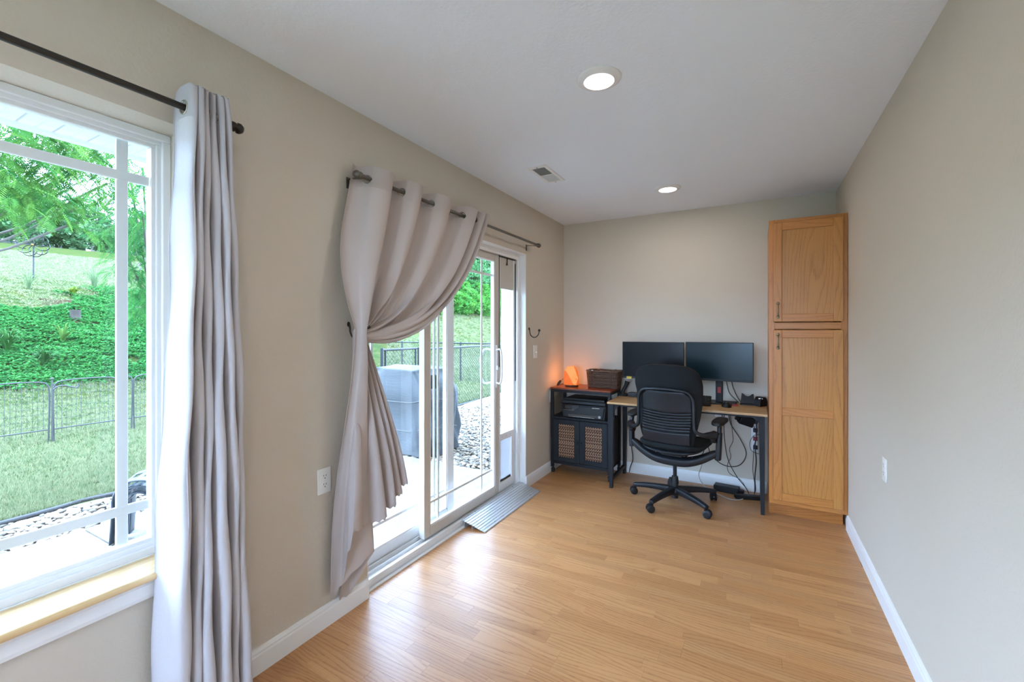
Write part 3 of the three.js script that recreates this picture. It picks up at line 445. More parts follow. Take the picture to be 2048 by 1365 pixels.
// ---------------------------------------------------------------- printer cart
const CART = { x0: -1.702, x1: -1.121, f: 3.828, b: 4.168, top: 0.815 };
{
  const { x0, x1, f, b, top } = CART, t = thing('printer_cart', 'black metal printer cart with cherry top and woven doors', 'cart', -1.41, 0, 4.0);
  wpart(t, 'cart_top', metreUV(box(x0 - 0.003, x1 + 0.003, top - 0.016, top, f - 0.006, b + 0.006, 0.003), 0), mat([0.30, 0.105, 0.055], 0.28, { map: scaled(oakCabTex, 2, 0.5) }));
  const q = 0.026;
  for (const x of [x0, x1 - q]) for (const d of [f, b - q]) wpart(t, 'post', box(x, x + q, 0.058, top - 0.016, d, d + q, 0.002), M.blackMetal);
  for (const y of [[top - 0.042, top - 0.016]]) { wpart(t, 'top_rail', box(x0 + q, x1 - q, y[0], y[1], f, f + 0.02, 0.001), M.blackMetal); wpart(t, 'top_rail', box(x0 + q, x1 - q, y[0], y[1], b - 0.02, b, 0.001), M.blackMetal); for (const x of [x0, x1 - 0.02]) wpart(t, 'top_rail', box(x, x + 0.02, y[0], y[1], f + q, b - q, 0.001), M.blackMetal); }
  wpart(t, 'shelf', box(x0 + 0.004, x1 - 0.004, 0.520, 0.538, f + 0.004, b - 0.004, 0.001), M.blackBoard);
  wpart(t, 'bottom_panel', box(x0 + 0.004, x1 - 0.004, 0.100, 0.116, f + 0.004, b - 0.004, 0.001), M.blackBoard);
  for (const x of [x0 + 0.006, x1 - 0.018]) wpart(t, 'side_panel', box(x, x + 0.012, 0.116, 0.52, f + q, b - q), M.blackBoard);
  wpart(t, 'back_panel', box(x0 + q, x1 - q, 0.116, 0.52, b - 0.014, b - 0.006), M.blackBoard);
  wpart(t, 'skirt', box(x0 + q, x1 - q, 0.094, 0.118, f + 0.002, f + 0.02, 0.001), M.blackMetal);
  for (const x of [x0 + 0.016, x1 - 0.016]) for (const d of [f + 0.016, b - 0.016]) { const c = wpart(t, 'caster', [rod(V(x, 0.06, d), V(x, 0.045, d), 0.008, 0.010, 10), box(x - 0.012, x + 0.012, 0.026, 0.046, d - 0.012, d + 0.014, 0.003)], M.blackPlastic); wpart(c, 'wheel', [rod(V(x - 0.010, 0.021, d + 0.006), V(x - 0.003, 0.021, d + 0.006), 0.021, 0.021, 18), rod(V(x + 0.003, 0.021, d + 0.006), V(x + 0.010, 0.021, d + 0.006), 0.021, 0.021, 18)], M.rubber); }
  // woven doors: seven braids each
  const braid = (() => {
    const gs = [], cols = []; const n = 23, h = 0.312 / n;
    for (let i = 0; i < n; i++) for (const s of [-1, 1]) { const g = new THREE.SphereGeometry(1, 7, 5); g.scale(0.0036, 0.0102, 0.0034); g.rotateZ(s * 0.72); g.translate(s * 0.0062, (i + 0.5 + (s > 0 ? 0.5 : 0)) * h, 0.0); const c = [[0.55, 0.33, 0.21], [0.11, 0.05, 0.03], [0.30, 0.15, 0.085], [0.62, 0.42, 0.29]][(i * 2 + (s > 0 ? 1 : 0) + ((i / 5) | 0)) % 4]; gs.push(g); cols.push(c); }
    const g = join(gs), per = g.attributes.position.count / gs.length, a = new Float32Array(g.attributes.position.count * 3);
    for (let i = 0; i < g.attributes.position.count; i++) { const c = cols[Math.floor(i / per)]; a.set(c, i * 3); }
    g.setAttribute('color', new THREE.BufferAttribute(a, 3)); return g;
  })(), braidMat = mat([1, 1, 1], 0.6, { vertexColors: true });
  const xm = (x0 + x1) / 2;
  for (const s of [-1, 1]) {
    const a = s < 0 ? x0 + q + 0.002 : xm + 0.001, e = s < 0 ? xm - 0.001 : x1 - q - 0.002, y0 = 0.122, y1 = 0.515, w0 = 0.052, w1 = 0.052;
    const g = new THREE.Group(); g.name = 'door'; t.add(g);
    wpart(g, 'door_frame', [box(a, a + w0, y0, y1, f - 0.002, f + 0.014, 0.002), box(e - w1, e, y0, y1, f - 0.002, f + 0.014, 0.002), box(a + w0, e - w1, y0, y0 + 0.042, f - 0.0018, f + 0.014, 0.001), box(a + w0, e - w1, y1 - 0.042, y1, f - 0.0018, f + 0.014, 0.001)], M.blackBoard);
    wpart(g, 'door_back', box(a + w0 - 0.004, e - w1 + 0.004, y0 + 0.038, y1 - 0.038, f + 0.010, f + 0.013), mat([0.012, 0.008, 0.006], 0.9));
    const m = 7, sp = (e - w1 - a - w0) / m;
    for (let k = 0; k < m; k++) { const o = new THREE.Mesh(braid, braidMat); o.name = 'braid'; o.position.set(a + w0 + sp * (k + 0.5) - t.position.x, y0 + 0.037, -(f + 0.004) - t.position.z); o.scale.x = sp / 0.0285; g.add(o); }
    wpart(g, 'knob', [axes(lathe([[0.004, 0], [0.004, 0.008], [0.0085, 0.012], [0.0095, 0.018], [0.006, 0.022], [0, 0.023]], 16), [1, 0, 0], [0, 0, 1], [0, -1, 0], [s < 0 ? e - 0.018 : a + 0.018, 0.318, -(f - 0.002)])], M.blackMetal);
  }
}
{ // printer on the cart's shelf
  const x0 = -1.604, x1 = -1.172, f = 3.845, b = 4.145, y = 0.5385;
  const t = thing('printer', 'black inkjet printer on the cart shelf', 'printer', (x0 + x1) / 2, y, 4.0), P = M.greyPlastic;
  const prof = [[x0 + 0.012, y], [x1 - 0.012, y], [x1 - 0.004, y + 0.09], [x1 - 0.004, y + 0.122], [x0 + 0.004, y + 0.122], [x0 + 0.004, y + 0.09]];
  wpart(t, 'body', extrude(prof, b - f - 0.02, 0.006).translate(0, 0, -b), P);
  wpart(t, 'front_face', extrude([[x0 + 0.03, y + 0.012], [x1 - 0.03, y + 0.012], [x1 - 0.012, y + 0.112], [x0 + 0.010, y + 0.112]], 0.012, 0.005).translate(0, 0, -(f + 0.02)), P);
  const lid = wpart(t, 'scanner_lid', [box(x0 - 0.002, x1 + 0.002, y + 0.126, y + 0.160, f + 0.004, b, 0.012, 3)], P);
  wpart(lid, 'lid_top', extrude([[x0 + 0.020, f + 0.03], [x1 - 0.020, f + 0.03], [x1 - 0.035, b - 0.02], [x0 + 0.035, b - 0.02]], 0.016, 0.006).rotateX(-Math.PI / 2).translate(0, y + 0.158, 0), M.blackPlastic);
  wpart(lid, 'emblem', box(-1.405, -1.365, y + 0.1768, y + 0.1776, f + 0.055, f + 0.075), mat([0.5, 0.52, 0.55], 0.4));
  wpart(t, 'control_panel', [extrude([[x0 + 0.012, y + 0.118], [x0 + 0.020, y + 0.075], [x0 + 0.135, y + 0.070], [x0 + 0.175, y + 0.100], [x0 + 0.182, y + 0.118]], 0.004, 0.001).translate(0, 0, -(f + 0.003))], mat([0.004, 0.004, 0.005], 0.2));
  wpart(t, 'display', box(x0 + 0.045, x0 + 0.105, y + 0.084, y + 0.108, f - 0.0035, f - 0.001), mat([0.035, 0.035, 0.035], 0.2));
  wpart(t, 'chrome_line', box(x0 + 0.022, x0 + 0.13, y + 0.0715, y + 0.0735, f - 0.003, f + 0.002), M.ringMetal); wpart(t, 'name_plate', box(x1 - 0.125, x1 - 0.055, y + 0.1030, y + 0.1075, f + 0.0020, f + 0.010), M.ringMetal);
  wpart(t, 'tray_slot', box(x0 + 0.07, x1 - 0.07, y + 0.016, y + 0.036, f + 0.0015, f + 0.012, 0.003), M.slot);
  wpart(t, 'output_tray', [box(x0 + 0.08, x1 - 0.10, y + 0.012, y + 0.017, f - 0.008, f + 0.04, 0.002)], M.ringMetal);
  wpart(t, 'ink_sticker', box(x1 - 0.068, x1 - 0.046, y + 0.016, y + 0.038, f + 0.0008, f + 0.004), mat([0.35, 0.37, 0.39], 0.5));
}
{ // salt lamp: a rough crystal on a wooden foot, lit from inside
  const x = -1.538, d = 3.955, y = CART.top, t = thing('salt_lamp', 'glowing orange salt crystal lamp on the printer cart', 'lamp', x, y, d);
  part(t, 'lamp_foot', lathe([[0, 0], [0.060, 0], [0.064, 0.005], [0.064, 0.018], [0.058, 0.024], [0, 0.024]], 28), mat([0.09, 0.035, 0.018], 0.45));
  const P = (a) => a.map(([px, py, pz]) => L3(px, py, pz));
  const pts = P([[-0.066, 0.02, 0.03], [-0.058, 0.02, -0.04], [0.0, 0.02, -0.062], [0.060, 0.02, -0.036], [0.064, 0.02, 0.025], [0.010, 0.02, 0.062], [-0.04, 0.02, 0.056], [-0.078, 0.075, 0.02], [-0.07, 0.085, -0.035], [0.072, 0.085, 0.0], [0.066, 0.075, 0.04], [0.02, 0.075, 0.072], [-0.045, 0.075, 0.064], [-0.072, 0.14, 0.012], [-0.05, 0.15, 0.044], [0.006, 0.135, 0.064], [0.060, 0.135, 0.018], [0.05, 0.14, -0.04], [-0.05, 0.15, -0.04], [-0.045, 0.188, 0.006], [-0.02, 0.195, 0.03], [0.028, 0.198, 0.022], [0.036, 0.190, -0.012], [0.0, 0.200, -0.022]]);
  const q = new ConvexGeometry(pts);
  const slab = new ConvexGeometry(P([[-0.058, 0.162, 0.035], [-0.030, 0.196, 0.030], [0.030, 0.200, 0.022], [0.050, 0.150, 0.036], [0.076, 0.085, 0.026], [0.060, 0.024, 0.044], [0.044, 0.026, 0.064], [0.020, 0.085, 0.078], [-0.006, 0.125, 0.074], [-0.034, 0.155, 0.060]]));
  const salt = mat([0.50, 0.14, 0.04], 0.6, { emissive: new THREE.Color(1.0, 0.19, 0.028), emissiveIntensity: 0.50, bumpMap: scaled(peel, 0.4, 0.4), bumpScale: 0.003 });
  part(t, 'salt_crystal', metreUV(join(q)), salt, 'orange glowing salt crystal');
  part(t, 'crystal_slab', metreUV(join(slab)), mat([0.60, 0.26, 0.11], 0.6, { emissive: new THREE.Color(1.0, 0.30, 0.07), emissiveIntensity: 0.68, bumpMap: scaled(peel, 0.4, 0.4), bumpScale: 0.003 }), 'paler orange slab of the crystal');
  const l = new THREE.PointLight(new THREE.Color(1.0, 0.36, 0.10), 0.11); l.position.set(0, 0.10, -0.005); l.shadow.radius = 2; t.add(l);
  const c = thing('lamp_cord', 'black lamp cord with inline switch beside salt lamp', 'cord', -1.62, y, 3.93);
  wpart(c, 'cord', tube([V(-1.610, y + 0.030, 3.99), V(-1.622, y + 0.072, 3.965), V(-1.635, y + 0.060, 3.945), V(-1.648, y + 0.048, 3.935)], 0.0022, 24, 8), M.rubber);
  wpart(c, 'switch', [sweep([V(-1.642, y + 0.055, 3.938), V(-1.655, y + 0.036, 3.93), V(-1.672, y + 0.008, 3.92)], (k) => 0.006 + 0.009 * Math.sin(k * Math.PI) ** 0.5, 0.008, L3(0.7, -0.4, 0.5), 16), tube([V(-1.672, y + 0.008, 3.92), V(-1.684, y + 0.003, 3.93), V(-1.690, y + 0.003, 3.98), V(-1.690, y + 0.003, 4.10)], 0.0022, 12, 6)], M.rubber);
}
{ // wicker basket: rows of weave round upright stakes
  const x0 = -1.405, x1 = -1.085, d0 = 3.945, d1 = 4.150, y = CART.top, h = 0.168, t = thing('wicker_basket', 'dark brown wicker basket beside the salt lamp', 'basket', (x0 + x1) / 2, y, (d0 + d1) / 2);
  const tones = [[0.085, 0.045, 0.028], [0.12, 0.066, 0.04], [0.065, 0.034, 0.022]].map((c) => mat(c, 0.6)), a0 = (x1 - x0) / 2, b0 = (d1 - d0) / 2;
  const rim = (k, g, s) => { const q = k * Math.PI * 2, cs = Math.cos(q), sn = Math.sin(q), e = 0.28; return L3((a0 - 0.018) * g * Math.sign(cs) * Math.abs(cs) ** e, 0, (b0 - 0.018) * g * Math.sign(sn) * Math.abs(sn) ** e).multiplyScalar(1 + s); };
  const rows = 13, n = 120;
  for (let r = 0; r < rows; r++) {
    const pts = [], g = mix(0.96, 1.06, r / rows); for (let i = 0; i < n; i++) { const p = rim(i / n, g, 0.018 * (((i >> 1) + r) % 2 ? 1 : -1)); p.y = 0.008 + r * (h - 0.024) / rows; pts.push(p); }
    part(t, 'weave_row', tube(pts, 0.0056, 240, 5, true), tones[r % 3]);
  }
  for (let i = 0; i < 30; i++) { const p = rim(i / 30, 0.97, 0), q = rim(i / 30, 1.06, 0); p.y = 0.004; q.y = h - 0.012; part(t, 'stake', rod(p, q, 0.0035, 0.0035, 6), tones[0]); }
  { const pts = []; for (let i = 0; i < 180; i++) { const q = i / 180, p = rim(q, 1.07, 0.005 * Math.cos(q * Math.PI * 2 * 34)); p.y = h - 0.010 + 0.0025 * Math.sin(q * Math.PI * 2 * 34); pts.push(p); } part(t, 'rim', [tube(pts, 0.0085, 360, 7, true)], tones[1]); }
  part(t, 'base', lbox(-a0 + 0.024, a0 - 0.024, 0.001, 0.008, -b0 + 0.024, b0 - 0.024, 0.003), tones[2]);
  one('paper_slip', box(-1.337, -1.322, y + h - 0.004, y + h + 0.002, d0 - 0.002, d0 + 0.008), M.white, 'tiny white slip on the wicker basket rim', 'paper');
}

// ---------------------------------------------------------------- desk
const DESK = { x0: -1.110, x1: 0.084, f: 3.682, b: 4.176, y: 0.742 };
{
  const { x0, x1, f, b, y } = DESK, t = thing('computer_desk', 'wood-top computer desk with black metal legs', 'desk', -0.51, 0, 3.93);
  wpart(t, 'desk_top', metreUV(box(x0, x1, y - 0.018, y, f, b, 0.002), 0), deskMat);
  const legs = [[x0 + 0.018, f + 0.012, 1], [x0 + 0.018, b - 0.05, 1], [x1 - 0.058, f + 0.012, -1], [x1 - 0.058, b - 0.05, -1]];
  for (const [x, d, s] of legs) { const o = s > 0 ? [[0, 0], [0.026, 0], [0.036, y - 0.018], [0, y - 0.018]] : [[0.014, 0], [0.04, 0], [0.04, y - 0.018], [0.004, y - 0.018]]; wpart(t, 'leg', extrude(o, 0.036, 0.0015).translate(x, 0, -(d + 0.036)), M.blackMetal); }
  for (const x of [x0 + 0.020, x1 - 0.046]) { wpart(t, 'side_rail', box(x, x + 0.026, 0.062, 0.088, f + 0.045, b - 0.045, 0.001), M.blackMetal); wpart(t, 'side_rail', box(x, x + 0.026, y - 0.044, y - 0.018, f + 0.045, b - 0.045, 0.001), M.blackMetal); wpart(t, 'gusset', extrude([[0, 0], [0, -0.055], [0.012, -0.055], [0.06, -0.012], [0.06, 0]].map(([p, q]) => [x < -0.5 ? p : -p, q]), 0.003).translate(x < -0.5 ? x + 0.012 : x + 0.014, y - 0.026, -(f + 0.03)), M.blackMetal); }
  wpart(t, 'cross_rail', box(x0 + 0.05, x1 - 0.05, y - 0.036, y - 0.0182, f + 0.03, f + 0.055, 0.001), M.blackMetal); wpart(t, 'cross_rail', box(x0 + 0.05, x1 - 0.05, y - 0.044, y - 0.0182, b - 0.055, b - 0.03, 0.001), M.blackMetal);
}
const DY = DESK.y;
function monitor(label, x0, x1, y0, y1, d, yaw, screen, footD, accent) {
  const cx = (x0 + x1) / 2, t = thing('monitor', label, 'monitor', cx, DY, footD ?? d, 'monitors on the desk'); t.rotation.y = yaw;
  const w = x1 - x0, lo = y0 - DY, hi = y1 - DY, z = (footD ?? d) - d;
  part(t, 'bezel', [lbox(-w / 2, w / 2, lo, hi, z - 0.014, z + 0.006, 0.003), lbox(-w * 0.36, w * 0.36, lo + 0.05, hi - 0.05, z - 0.045, z - 0.012, 0.012)], M.blackPlastic);
  part(t, 'screen', lbox(-w / 2 + 0.006, w / 2 - 0.006, lo + 0.017, hi - 0.006, z + 0.0055, z + 0.0068), screen, 'dark switched-off screen');
  part(t, 'chin', lbox(-w / 2 + 0.003, w / 2 - 0.003, lo, lo + 0.016, z + 0.005, z + 0.008, 0.001), M.greyPlastic);
  part(t, 'stand_column', lbox(-0.027, 0.027, 0.006, lo + 0.17, z - 0.075, z - 0.043, 0.006), M.blackPlastic);
  if (accent) part(t, 'stand_accent', lbox(-0.012, 0.014, 0.085, 0.135, z - 0.044, z - 0.0415, 0.001), mat([0.30, 0.008, 0.01], 0.35), 'red inset');
  part(t, 'stand_foot', lbox(-0.13, 0.13, 0, 0.010, z - 0.15, z + 0.05, 0.004), M.blackPlastic);
  return t;
}
monitor('black monitor with a yellow sticky note', -1.071, -0.535, 0.917, 1.252, 4.045, 0.0, mat([0.004, 0.004, 0.005], 0.22, { specularIntensity: 0.5 }), 4.045);
monitor('wide black monitor nearest the oak cabinet', -0.523, -0.006, 0.932, 1.256, 4.035, -0.06, mat([0.004, 0.013, 0.015], 0.20, { specularIntensity: 0.55 }), 4.035, true);
one('sticky_note', box(-1.030, -0.985, 0.913, 0.934, 4.030, 4.0355), mat([0.55, 0.40, 0.06], 0.7), 'small yellow sticky note under the monitor edge', 'note');
{ // keyboard
  const t = thing('keyboard', 'black computer keyboard tilted up behind the chair', 'keyboard', -0.46, DY, 3.905); t.rotation.y = 0.02;
  const tilt = new THREE.Matrix4().makeRotationX(0.42), P = (g) => g.applyMatrix4(tilt);
  part(t, 'case', P(lbox(-0.15, 0.15, 0.004, 0.018, -0.07, 0.07, 0.004)).translate(0, 0.026, 0), M.blackPlastic);
  part(t, 'riser', lbox(-0.13, 0.13, 0, 0.05, -0.05, -0.01, 0.004), M.blackPlastic);
  const key = lbox(-0.0078, 0.0078, 0.018, 0.025, -0.0078, 0.0078, 0.002, 1);
  for (let r = 0; r < 6; r++) for (let k = 0; k < 15; k++) part(t, 'key', P(key.clone().translate(-0.133 + k * 0.019, 0, -0.052 + r * 0.0205)).translate(0, 0.026, 0), M.greyPlastic);
}
{ // mouse
  const t = thing('computer_mouse', 'black computer mouse on the desk edge', 'mouse', -0.197, DY, 3.905);
  const g = new THREE.SphereGeometry(1, 24, 16, 0, Math.PI * 2, 0, Math.PI / 2); g.scale(0.036, 0.04, 0.056); g.rotateY(0.25);
  part(t, 'shell', [g, new THREE.CylinderGeometry(1, 1, 0.002, 24).scale(0.036, 1, 0.056).rotateY(0.25).translate(0, 0.001, 0)], M.blackPlastic);
  part(t, 'scroll_wheel', new THREE.CylinderGeometry(0.009, 0.009, 0.007, 16).rotateZ(Math.PI / 2).translate(-0.007, 0.033, -0.026), M.greyPlastic);
  part(t, 'emblem', new THREE.SphereGeometry(0.0055, 10, 6).scale(1, 0.3, 1.4).translate(0.0, 0.0385, 0.012), mat([0.45, 0.47, 0.5], 0.4));
}
{ // headset cradle
  const t = thing('headset_cradle', 'grey headset charging cradle on the desk', 'cradle', -0.050, DY, 4.10);
  part(t, 'base', [axes(extrude([[-0.052, 0], [0.052, 0], [0.043, 0.088], [0.030, 0.082], [0.020, 0.070], [0.0, 0.062], [-0.020, 0.070], [-0.030, 0.082], [-0.043, 0.088]], 0.03, 0.004), [1, 0, 0], [0, 0.93, -0.37], [0, 0.37, 0.93], [0, 0.0, 0.0]), lbox(-0.055, 0.055, 0, 0.010, -0.05, 0.05, 0.004)], M.greyPlastic);
  part(t, 'trim_line', lbox(-0.042, 0.042, 0.050, 0.053, 0.010, 0.0155), M.ringMetal);
}
{ // tape dispenser by the cabinet
  const t = thing('tape_dispenser', 'small black tape dispenser beside the oak cabinet', 'dispenser', 0.043, DY, 4.075);
  part(t, 'body', axes(extrude([[-0.045, 0], [0.04, 0], [0.046, 0.03], [0.036, 0.062], [0.02, 0.074], [-0.02, 0.074], [-0.04, 0.05]], 0.05, 0.004), [0.6, 0, -0.8], [0, 1, 0], [0.8, 0, 0.6], [-0.02, 0.001, -0.015]), M.blackPlastic);
  part(t, 'blade_strip', lbox(-0.016, 0.014, 0.060, 0.068, 0.032, 0.036, 0.001), M.ringMetal);
}
one('smart_speaker', at(lathe([[0, 0], [0.040, 0], [0.048, 0.006], [0.049, 0.026], [0.045, 0.035], [0.036, 0.038], [0, 0.038]], 32), -0.985, DY, 4.085), mat([0.05, 0.058, 0.066], 0.7), 'round dark grey speaker puck on the desk', 'speaker');
{ // cordless phone standing between cart and desk
  const t = thing('desk_phone', 'black handset leaning against the printer cart', 'phone', -1.062, DY, 4.10);
  part(t, 'handset', sweep([L3(-0.022, 0.004, 0.02), L3(-0.016, 0.05, 0.01), L3(0.006, 0.095, 0), L3(0.018, 0.135, -0.01)], (k) => 0.016 + 0.008 * Math.abs(2 * k - 1) ** 2, 0.013, L3(0.9, -0.3, 0), 24), M.blackPlastic);
  part(t, 'cradle', lbox(-0.04, 0.028, 0, 0.022, -0.03, 0.045, 0.006), M.blackPlastic);
}
one('red_lighter', box(-0.160, -0.118, DY, DY + 0.012, 3.965, 4.005, 0.004), mat([0.30, 0.006, 0.01], 0.35), 'small red gadget lying behind the mouse', 'gadget');

// ---------------------------------------------------------------- cables and power blocks below the desk
const wire = (name, label, r, pts, m = M.rubber, cat = 'cable') => one(name, tube(pts.map((p) => V(...p)), r, 60, 7), m, label, cat, 'cables under the desk');
wire('monitor_cable', 'black cable bowing from the wide monitor to the desk', 0.0032, [[-0.215, 0.985, 4.125], [-0.205, 0.90, 4.14], [-0.185, 0.82, 4.16], [-0.118, DY + 0.004, 4.165]]);
wire('monitor_cable', 'black cable hanging straight behind the wide monitor', 0.0032, [[-0.170, 0.985, 4.125], [-0.165, 0.90, 4.14], [-0.140, 0.82, 4.16], [-0.102, DY + 0.004, 4.165]]);
wire('loop_cable', 'black cable looping low in a wide teardrop', 0.0036, [[-0.20, 0.690, 4.15], [-0.175, 0.56, 4.14], [-0.10, 0.44, 4.12], [-0.06, 0.33, 4.10], [-0.11, 0.235, 4.09], [-0.21, 0.215, 4.09], [-0.30, 0.27, 4.08], [-0.345, 0.36, 4.08], [-0.33, 0.42, 4.10]]);
wire('power_cable', 'black power cable dropping to the floor block', 0.0034, [[-0.225, 0.690, 4.15], [-0.228, 0.52, 4.14], [-0.222, 0.42, 4.13], [-0.195, 0.26, 4.12], [-0.13, 0.13, 4.12], [-0.06, 0.045, 4.11], [-0.04, 0.012, 4.09]]);
wire('power_cable', 'black cable curving up under the chair', 0.0034, [[-0.245, 0.690, 4.15], [-0.245, 0.55, 4.14], [-0.27, 0.47, 4.12], [-0.35, 0.40, 4.05], [-0.39, 0.30, 3.98], [-0.46, 0.225, 3.97], [-0.53, 0.23, 3.98], [-0.60, 0.30, 4.0], [-0.64, 0.42, 4.06], [-0.66, 0.69, 4.14]]);
wire('signal_cable', 'thin kinked dark cable hanging mid bundle', 0.0022, [[-0.185, 0.690, 4.15], [-0.165, 0.50, 4.15], [-0.16, 0.42, 4.15], [-0.185, 0.35, 4.14], [-0.175, 0.28, 4.14], [-0.20, 0.22, 4.13], [-0.19, 0.15, 4.13], [-0.10, 0.10, 4.13], [-0.05, 0.02, 4.12]]);
wire('adapter_cable', 'thin black cable trailing from the hanging adapter', 0.0024, [[-0.03, 0.60, 4.13], [0.0, 0.55, 4.12], [0.012, 0.47, 4.11], [-0.005, 0.40, 4.11], [-0.008, 0.32, 4.11], [-0.012, 0.2, 4.11], [0.0, 0.10, 4.10], [0.0, 0.012, 4.09]]);
wire('adapter_cable', 'thin black cable curling back beside the desk leg', 0.0022, [[0.045, 0.50, 4.12], [0.0, 0.49, 4.12], [-0.035, 0.42, 4.12], [-0.02, 0.36, 4.12], [0.04, 0.34, 4.11]]);
wire('white_cable', 'pale grey cable lying across the floor to wall', 0.0042, [[-0.42, 0.36, 4.15], [-0.40, 0.20, 4.13], [-0.42, 0.10, 4.08], [-0.36, 0.03, 4.02], [-0.25, 0.006, 3.96], [-0.16, 0.0055, 3.90], [-0.10, 0.0055, 3.93], [-0.04, 0.012, 4.03], [0.0, 0.016, 4.05]], mat([0.42, 0.39, 0.34], 0.6));
wire('cart_cable', 'black cable bending behind the cart by the wall', 0.0036, [[-1.03, 0.30, 4.185], [-1.015, 0.22, 4.17], [-1.005, 0.14, 4.165], [-1.03, 0.06, 4.165], [-1.04, 0.008, 4.16]]);
wire('leg_cable', 'black cable running down the far desk leg', 0.0045, [[0.010, 0.66, 4.07], [0.014, 0.52, 4.05], [0.004, 0.42, 4.04], [0.012, 0.30, 4.04], [0.002, 0.16, 4.04], [0.006, 0.06, 4.05], [0.0, 0.036, 4.06]]);
{ const t = thing('power_adapter', 'black power adapter hanging under the desk', 'adapter', -0.06, 0.61, 4.08, 'power blocks under the desk'); t.rotation.set(0.1, 0.3, -0.35); part(t, 'brick', lbox(-0.055, 0.055, -0.035, 0.045, -0.04, 0.03, 0.006), M.blackPlastic); part(t, 'plug', lbox(-0.085, -0.055, -0.018, 0.012, -0.02, 0.01, 0.004), M.blackPlastic); part(t, 'label_sticker', lbox(-0.050, 0.0, -0.0362, -0.0348, -0.03, 0.02), M.white); }
{ const t = thing('power_block', 'flat black power block on the floor by the baseboard', 'adapter', -0.20, 0, 4.09, 'power blocks under the desk'); t.rotation.y = -0.12; part(t, 'case', lbox(-0.10, 0.09, 0, 0.05, -0.045, 0.045, 0.006), M.blackPlastic); part(t, 'inlet', lbox(0.09, 0.125, 0.008, 0.036, -0.02, 0.02, 0.005), M.blackPlastic); }
{ const t = thing('power_strip', 'black power strip on the floor beside the cabinet', 'power strip', -0.025, 0, 4.0, 'power blocks under the desk'); t.rotation.y = 0.28; part(t, 'case', lbox(-0.12, 0.075, 0, 0.03, -0.028, 0.028, 0.006), M.blackPlastic); for (let k = 0; k < 4; k++) part(t, 'socket', lbox(-0.10 + k * 0.042, -0.072 + k * 0.042, 0.0295, 0.0315, -0.014, 0.014, 0.001), M.greyPlastic); }
{ const t = thing('surge_protector', 'white surge protector mounted upright behind the desk leg', 'power strip', 0.0, 0.50, 4.183, 'power blocks under the desk'); part(t, 'case', lbox(-0.026, 0.026, -0.16, 0.16, -0.012, 0.016, 0.006), M.white); for (let k = 0; k < 4; k++) part(t, 'plug', lbox(-0.010, 0.022, -0.13 + k * 0.07, -0.10 + k * 0.07, 0.016, 0.045, 0.004), k === 1 ? mat([0.25, 0.02, 0.02], 0.5) : M.blackPlastic); }
{ const t = thing('wall_outlet', 'white double outlet behind the desk with plugs', 'outlet', -0.245, 0.66, 4.20); part(t, 'cover_plate', lbox(-0.058, 0.058, -0.057, 0.057, 0, 0.006, 0.003), M.plate); for (const x of [-0.024, 0.024]) part(t, 'plug', lbox(x - 0.014, x + 0.014, -0.018, 0.016, 0.006, 0.03, 0.004), M.white); }

